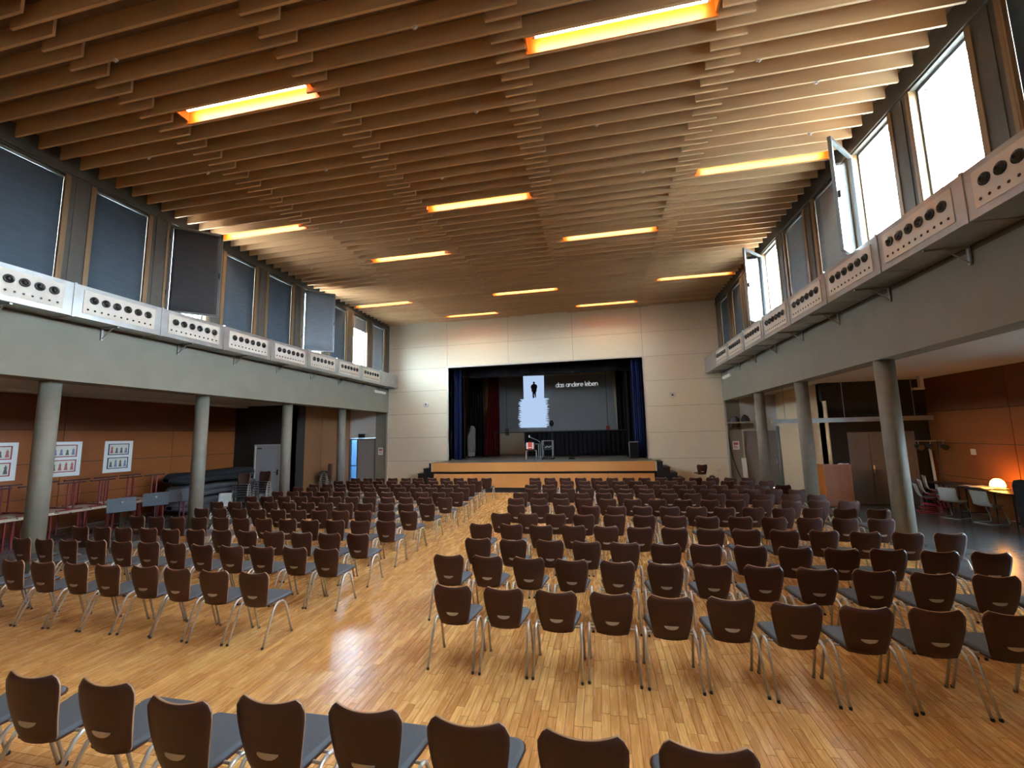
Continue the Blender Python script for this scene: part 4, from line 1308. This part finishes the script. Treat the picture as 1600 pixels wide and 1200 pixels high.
def shell_chair(name, frame_mat, parent=None):
    e = E(name)
    def sf(u, v):
        uu = u * 2 - 1
        prof = [(0.20, 0.44), (0.10, 0.43), (-0.08, 0.42), (-0.17, 0.45), (-0.22, 0.55), (-0.25, 0.68), (-0.28, 0.80)]
        t = v * (len(prof) - 1)
        i = min(int(t), len(prof) - 2)
        f = t - i
        y = prof[i][0] * (1 - f) + prof[i + 1][0] * f
        z = prof[i][1] * (1 - f) + prof[i + 1][1] * f
        w = 0.20 if v < 0.5 else 0.20 - 0.03 * math.sin((v - .5) * 2 * math.pi) * 0.6
        if v > 0.93 or v < 0.05:
            w *= 0.88
        n = Vector((0, 0.25 + v, 1.1 - v)).normalized()
        return (uu * w, y + 0.025 * uu * uu * v, z + 0.015 * uu * uu * (1 - v)), n
    O('shell', MB().sheet(sf, 8, 14, 0.010), M['shell'], e, smooth=True)
    for sx in (-1, 1):
        O('side_frame', MB().tube([(sx * .19, -.24, .012), (sx * .19, .20, .012), (sx * .19, .24, .03), (sx * .185, .20, .20), (sx * .17, .10, .40), (sx * .16, -.10, .405)], 0.013, 8), frame_mat, e, smooth=True)
    O('cross_bar', MB().tube([(-.19, -.24, .012), (.19, -.24, .012)], 0.012, 8).tube([(-.16, 0.02, .405), (.16, 0.02, .405)], 0.011, 8), frame_mat, e)
    return e


cp = shell_chair('school_chair', plain('bright_red_chair_frame', (168, 34, 50), 0.4))
for k in range(3):
    c = cp if k == 0 else copy_tree(cp)
    c.location = (8.98 + k * 0.05, 14.35 - k * 0.02, k * 0.10)
    c.rotation_euler = (rad(-4 * k), 0, rad(250))
    T(c, 'pale shell school chair with red frame, %s from the floor in its stack' % ORD[k + 1], 'chair', 'stacked school chairs')
cg = shell_chair('school_chair', M['steel'])
for k, (x, y, rz, lab) in enumerate(((9.05, 13.55, rad(-60), 'pale shell school chair beside the red framed stack'), (9.30, 12.85, rad(-75), 'pale shell school chair pulled up to the dark table'), (-11.6, 11.3, rad(200), 'pale shell school chair behind the second column'))):
    c = cg if k == 0 else copy_tree(cg)
    c.location = (x, y, 0)
    c.rotation_euler = (0, 0, rz)
    T(c, lab, 'chair')


def dark_table(x, y, w, d, h, lab, rz=0.0):
    e = E('work_table', (x, y, 0), rz)
    O('top', MB().box(-w / 2, w / 2, -d / 2, d / 2, h - 0.03, h), M['darktable'], e)
    for a in (-1, 1):
        for b in (-1, 1):
            O('leg', MB().tube([(a * (w / 2 - .05), b * (d / 2 - .05), 0), (a * (w / 2 - .05), b * (d / 2 - .05), h - 0.03)], 0.017, 8), M['blackmetal'], e)
    O('stretcher', MB().tube([(-(w / 2 - .05), -(d / 2 - .05), 0.12), ((w / 2 - .05), -(d / 2 - .05), 0.12)], 0.012, 6), M['blackmetal'], e)
    return T(e, lab, 'table')


dark_table(9.62, 14.35, 0.7, 1.3, 0.80, 'dark table against orange wall near the double door')
dark_table(9.62, 12.85, 0.7, 1.4, 0.80, 'dark table against orange wall carrying the lamp')
def clothf(u, v):
    return ((u - .5) * 0.55, (v - .5) * 0.8, 0.012 + 0.03 * abs(math.sin(u * 5 + v * 3)) * (0.4 + 0.6 * math.sin(v * 7) ** 2)), (0, 0, 1)


T(O('sunlit_top_sheet', MB().sheet(clothf, 12, 16, 0.006), M['paper'], None, (9.60, 13.35, 0.80), smooth=True), 'white crumpled sheet standing in for sunlit tops of dark tables', 'cloth')  # sheet put in for the sunlit white of the table tops
e = E('table_lamp', (9.62, 12.95, 0.80))
O('base', MB().lathe([(0.10, 0), (0.10, 0.02), (0.03, 0.05), (0.02, 0.10)], n=16), M['blackmetal'], e, smooth=True)
O('shade', MB().lathe([(0.135, 0.08), (0.14, 0.12), (0.12, 0.20), (0.07, 0.26), (0.02, 0.275)], n=20), M['lampshade'], e, smooth=True)
T(e, 'glowing orange lamp on the dark table by the wall', 'lamp')
e = E('padded_armchair', (9.50, 11.30, 0), rad(-90))
O('seat', MB().prism([(-0.35, 0.14), (0.35, 0.14), (0.36, 0.36), (0.33, 0.42), (-0.33, 0.42), (-0.36, 0.36)], -0.36, 0.36, 'y'), M['darkcloth'], e)
O('backrest', MB().prism([(-0.46, 0.14), (-0.24, 0.14), (-0.30, 1.10), (-0.36, 1.18), (-0.48, 1.16), (-0.52, 1.05)], -0.44, 0.44, 'x'), M['darkcloth'], e)
O('armrest', MB().box(-0.46, -0.37, -0.28, 0.38, 0.14, 0.66), M['darkcloth'], e)
O('armrest', MB().box(0.37, 0.46, -0.28, 0.38, 0.14, 0.66), M['darkcloth'], e)
for a in (-0.38, 0.38):
    for b in (-0.4, 0.32):
        O('leg', MB().tube([(a, b, 0), (a, b, 0.15)], 0.02, 8), M['steel'], e)
T(e, 'dark high backed seat beyond the glowing lamp', 'armchair')
# spotlight stand and leaning light tube
e = E('spotlight_stand', (9.72, 14.85, 0))
for k in range(3):
    a = k * 2 * math.pi / 3 + 0.9
    O('leg', MB().tube([(0, 0, 0.45), (0.22 * math.cos(a), 0.22 * math.sin(a), 0.012)], 0.012, 6), M['blackmetal'], e)
O('pole', MB().tube([(0, 0, 0.20), (0, 0, 2.0)], 0.016, 8), M['blackmetal'], e)
O('cross_bar', MB().tube([(-0.55, 0, 1.98), (0.2, 0, 1.98)], 0.016, 8), M['steel'], e)
for x in (-0.48, -0.18, 0.14):
    h_ = O('spotlight', MB().tube([(0, 0.10, 0.0), (0, -0.10, -0.06)], [0.06, 0.085], 12), M['blackmetal'], e, (x, 0, 1.84), smooth=True)
    O('yoke', MB().tube([(0, 0, 0.02), (0, 0, 0.14)], 0.012, 6), M['steel'], h_)
T(e, 'black tripod stand with a bar of stage spotlights', 'stand')
T(O('light_tube', MB().tube([(9.92, 15.40, 0.02), (9.94, 15.52, 1.75)], 0.035, 10), M['paper'], smooth=True), 'white tube leaning in the corner by the double door', 'tube')
e = E('ceiling_projector', (9.35, 14.6, 3.55))
O('bracket', MB().box(-0.05, 0.05, -0.05, 0.05, 0.0, ZA - 3.55), M['palewall'], e)
O('arm', MB().box(-0.22, 0.06, -0.05, 0.05, -0.06, 0.0), M['palewall'], e)
T(e, 'pale angled bracket hanging from the lectern side ceiling', 'bracket')
